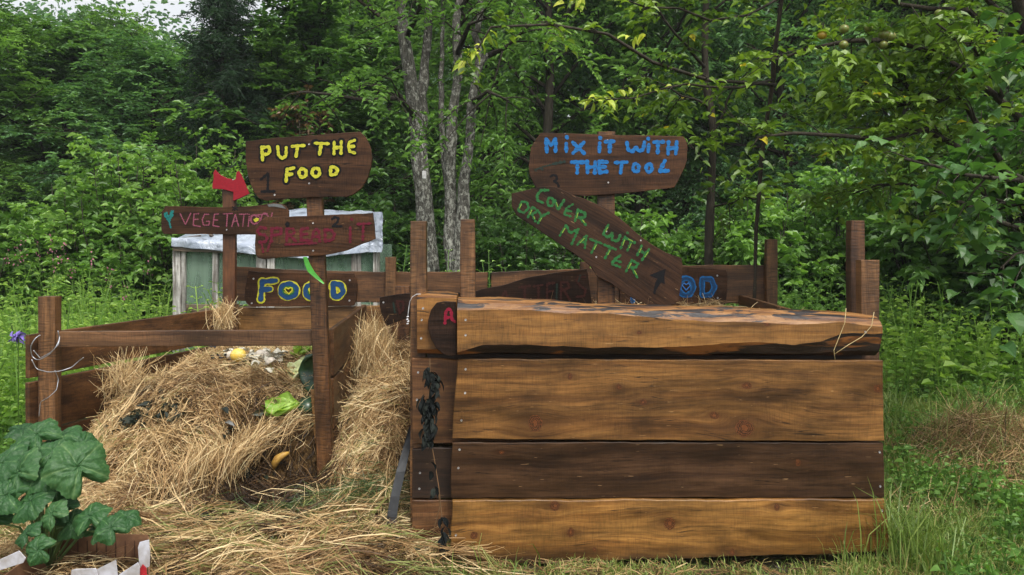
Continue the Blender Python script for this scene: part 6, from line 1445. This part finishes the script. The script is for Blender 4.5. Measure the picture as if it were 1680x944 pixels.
for k, (px, py, d, s, nx, ny, nz, az) in enumerate(SL):
    s = s*(.9+.2*g.random()); nx += .15*g.normal(); nz += .12*g.normal()
    c_ = P(px, py, d); V, Fc, A = squash_leaf_geo(c_, s/F*d*.98, (nx, ny, nz), az, g); lf = mesh_obj('leaf', V, (Fc.ravel(), np.full(len(Fc), 4)), SQ, SP, attr=A, smooth=True)
    mb = MB(); mid = (base+c_)/2+np.array([.03*g.normal(), .05, .06]); mb.tube([base, mid, c_+(0, .01, -.012)], [.006, .005, .004], 6); mb.build('leaf_stalk', stem_m, lf, smooth=True)
# lettuce like plant far left behind
g = np.random.default_rng(171)
cb = simple('cardboard_brown', (.20, .105, .055), .8, .15, sc=11, c2=(.10, .05, .028)); cw = simple('cardboard_white', (.46, .46, .50), .55, .25, sc=22, c2=(.30, .28, .27)); cr = simple('cardboard_red', (.45, .02, .03), .5)
bx0, bx1, by0, by1 = P(-40, 0, 2.72)[0], P(241, 0, 2.66)[0], 2.66, 3.22; bxb = P(238, 0, 3.22)[0]
BX = thing('cardboard_box', ((bx0+bx1)/2, (by0+by1)/2, 0), 'open brown cardboard fruit box with white torn flaps at the lower left', 'box')
def slabq(mb, a, b, c, d, th=.005):
    a, b, c, d = map(lambda v: np.array(v, float), (a, b, c, d)); nn = norm(np.cross(b-a, d-a))*th; V = [a, b, c, d, a+nn, b+nn, c+nn, d+nn]
    mb.add(V, [(3, 2, 1, 0), (4, 5, 6, 7), (0, 1, 5, 4), (1, 2, 6, 5), (2, 3, 7, 6), (3, 0, 4, 7)])
zt = .21
mb = MB(); slabq(mb, (bx0, by1, 0), (bxb, by1, 0), (bxb+.005, by1+.02, zt), (bx0, by1+.02, zt+.01))
slabq(mb, (bx1, by0, 0), (bxb, by1, 0), (bxb+.01, by1, zt), (bx1+.008, by0, zt-.03)); slabq(mb, (bx0, by0, 0), (bx0, by1, 0), (bx0-.01, by1, zt), (bx0-.01, by0, zt-.03)); slabq(mb, (bx0, by0, 0), (bx1, by0, 0), (bx1, by0-.005, .08), (bx0, by0-.005, .09)); slabq(mb, (bx0, by0, .012), (bx1, by0, .012), (bxb, by1, .012), (bx0, by1, .012)); mb.build('carton', cb, BX)
def qz(px, py, d): return P(px, py, d)
def flap(name, pts, d, mat, parent, th=.004): mb = MB(); mb.prism([tuple(P(a, b, d)[[0, 2]]) for a, b in pts], d, d+th, ch=.001); return mb.build(name, mat, parent)
flap('white_flap', [(-30, 932), (0, 918), (31, 904), (42, 916), (38, 924), (0, 936), (-30, 948)], 2.63, cw, BX)
flap('white_flap', [(117, 936), (124, 934), (157, 933), (161, 944), (163, 962), (114, 962)], 2.640, cw, BX)
flap('white_flap', [(158, 935), (190, 919), (193, 944), (194, 962), (164, 962), (162, 944)], 2.647, cw, BX)
flap('white_flap', [(195, 943), (226, 923), (229, 930), (229, 950), (197, 962)], 2.634, cw, BX)
o = flap('corner_flap', [(226, 899), (229, 890), (244, 886), (246, 910), (245, 930), (229, 938)], 2.650, cw, BX); o['label'] = 'white corner flap with a red mark'
flap('red_print', [(229, 934), (234, 926), (240, 932), (242, 962), (230, 962)], 2.643, cr, o, .003)
mb = MB()
for k in range(7): x = bx0+.08+k*(bxb-bx0-.12)/6; mb.box((x, by1-.006, .10), (.0012, .002, .095), ch=0)
mb.build('crease', simple('crease_dark', (.07, .03, .015), .8), BX)
mb = MB(); g = np.random.default_rng(172); gx2 = np.linspace(bx0+.005, bxb-.002, 24); gy2 = np.linspace(by0+.01, by1-.012, 20); A2, B2 = np.meshgrid(gx2, gy2); f2 = grid_faces(20, 24); 
so = mesh_obj('potting_soil', np.c_[A2.ravel(), B2.ravel(), (.07+.05*sstep(by0+.2, by1, B2)+.015*fbm(A2, B2, 8, 60)).ravel()], (f2.ravel(), np.full(len(f2), 4)), hb, smooth=True); tag(so, 'dark soil and straw filling the cardboard box', 'soil', kind='stuff')
n = 260; V, Fc, A = strands(np.c_[g.uniform(bx0+.05, bxb-.05, n), g.uniform(by0+.15, by1-.03, n), .13+.04*g.random(n)], np.c_[g.normal(size=(n, 2)), g.normal(size=n)*.15], g.uniform(.06, .22, n), .003, g, .2, .1); tag(put_leaves('straw', (V, Fc, A), hay_m, so), kind='stuff')
# loose straws on the log slab
g = np.random.default_rng(180)
for pts_, lb in (([(1388, 506), (1386, 530), (1378, 550), (1368, 575), (1370, 590)], 'pale straw hanging over the log\'s right end, left one'), ([(1434, 512), (1430, 535), (1414, 553), (1392, 566), (1368, 582)], 'pale straw bending over the log\'s right end, right one')):
    mb = MB(); q = np.array([P(a, b, DF-.05) for a, b in pts_]); mb.tube(q, .0016, 5); tag(mb.build('straw_stalk', simple('straw_stalk', (.55, .42, .2), .5), loc=q[0], smooth=True), lb, 'straw')

# ---------------------------------------------------------------- damp air
def haze():
    x0, x1, y0, y1, z0, z1 = -165, 165, -65, 245, -6, 42
    mb = MB(); mb.box(((x0+x1)/2, (y0+y1)/2, (z0+z1)/2), ((x1-x0)/2, (y1-y0)/2, (z1-z0)/2))
    m, nt, out = new_mat('haze_air'); v = nt.nodes.new('ShaderNodeVolumePrincipled'); v.inputs['Color'].default_value = (.88, .94, 1, 1)
    v.inputs['Density'].default_value = HAZE; v.inputs['Anisotropy'].default_value = .2; nt.links.new(v.outputs[0], out.inputs['Volume'])
    tag(mb.build('haze', m), 'damp air', 'haze', kind='stuff')
HAZE = .0011
haze()
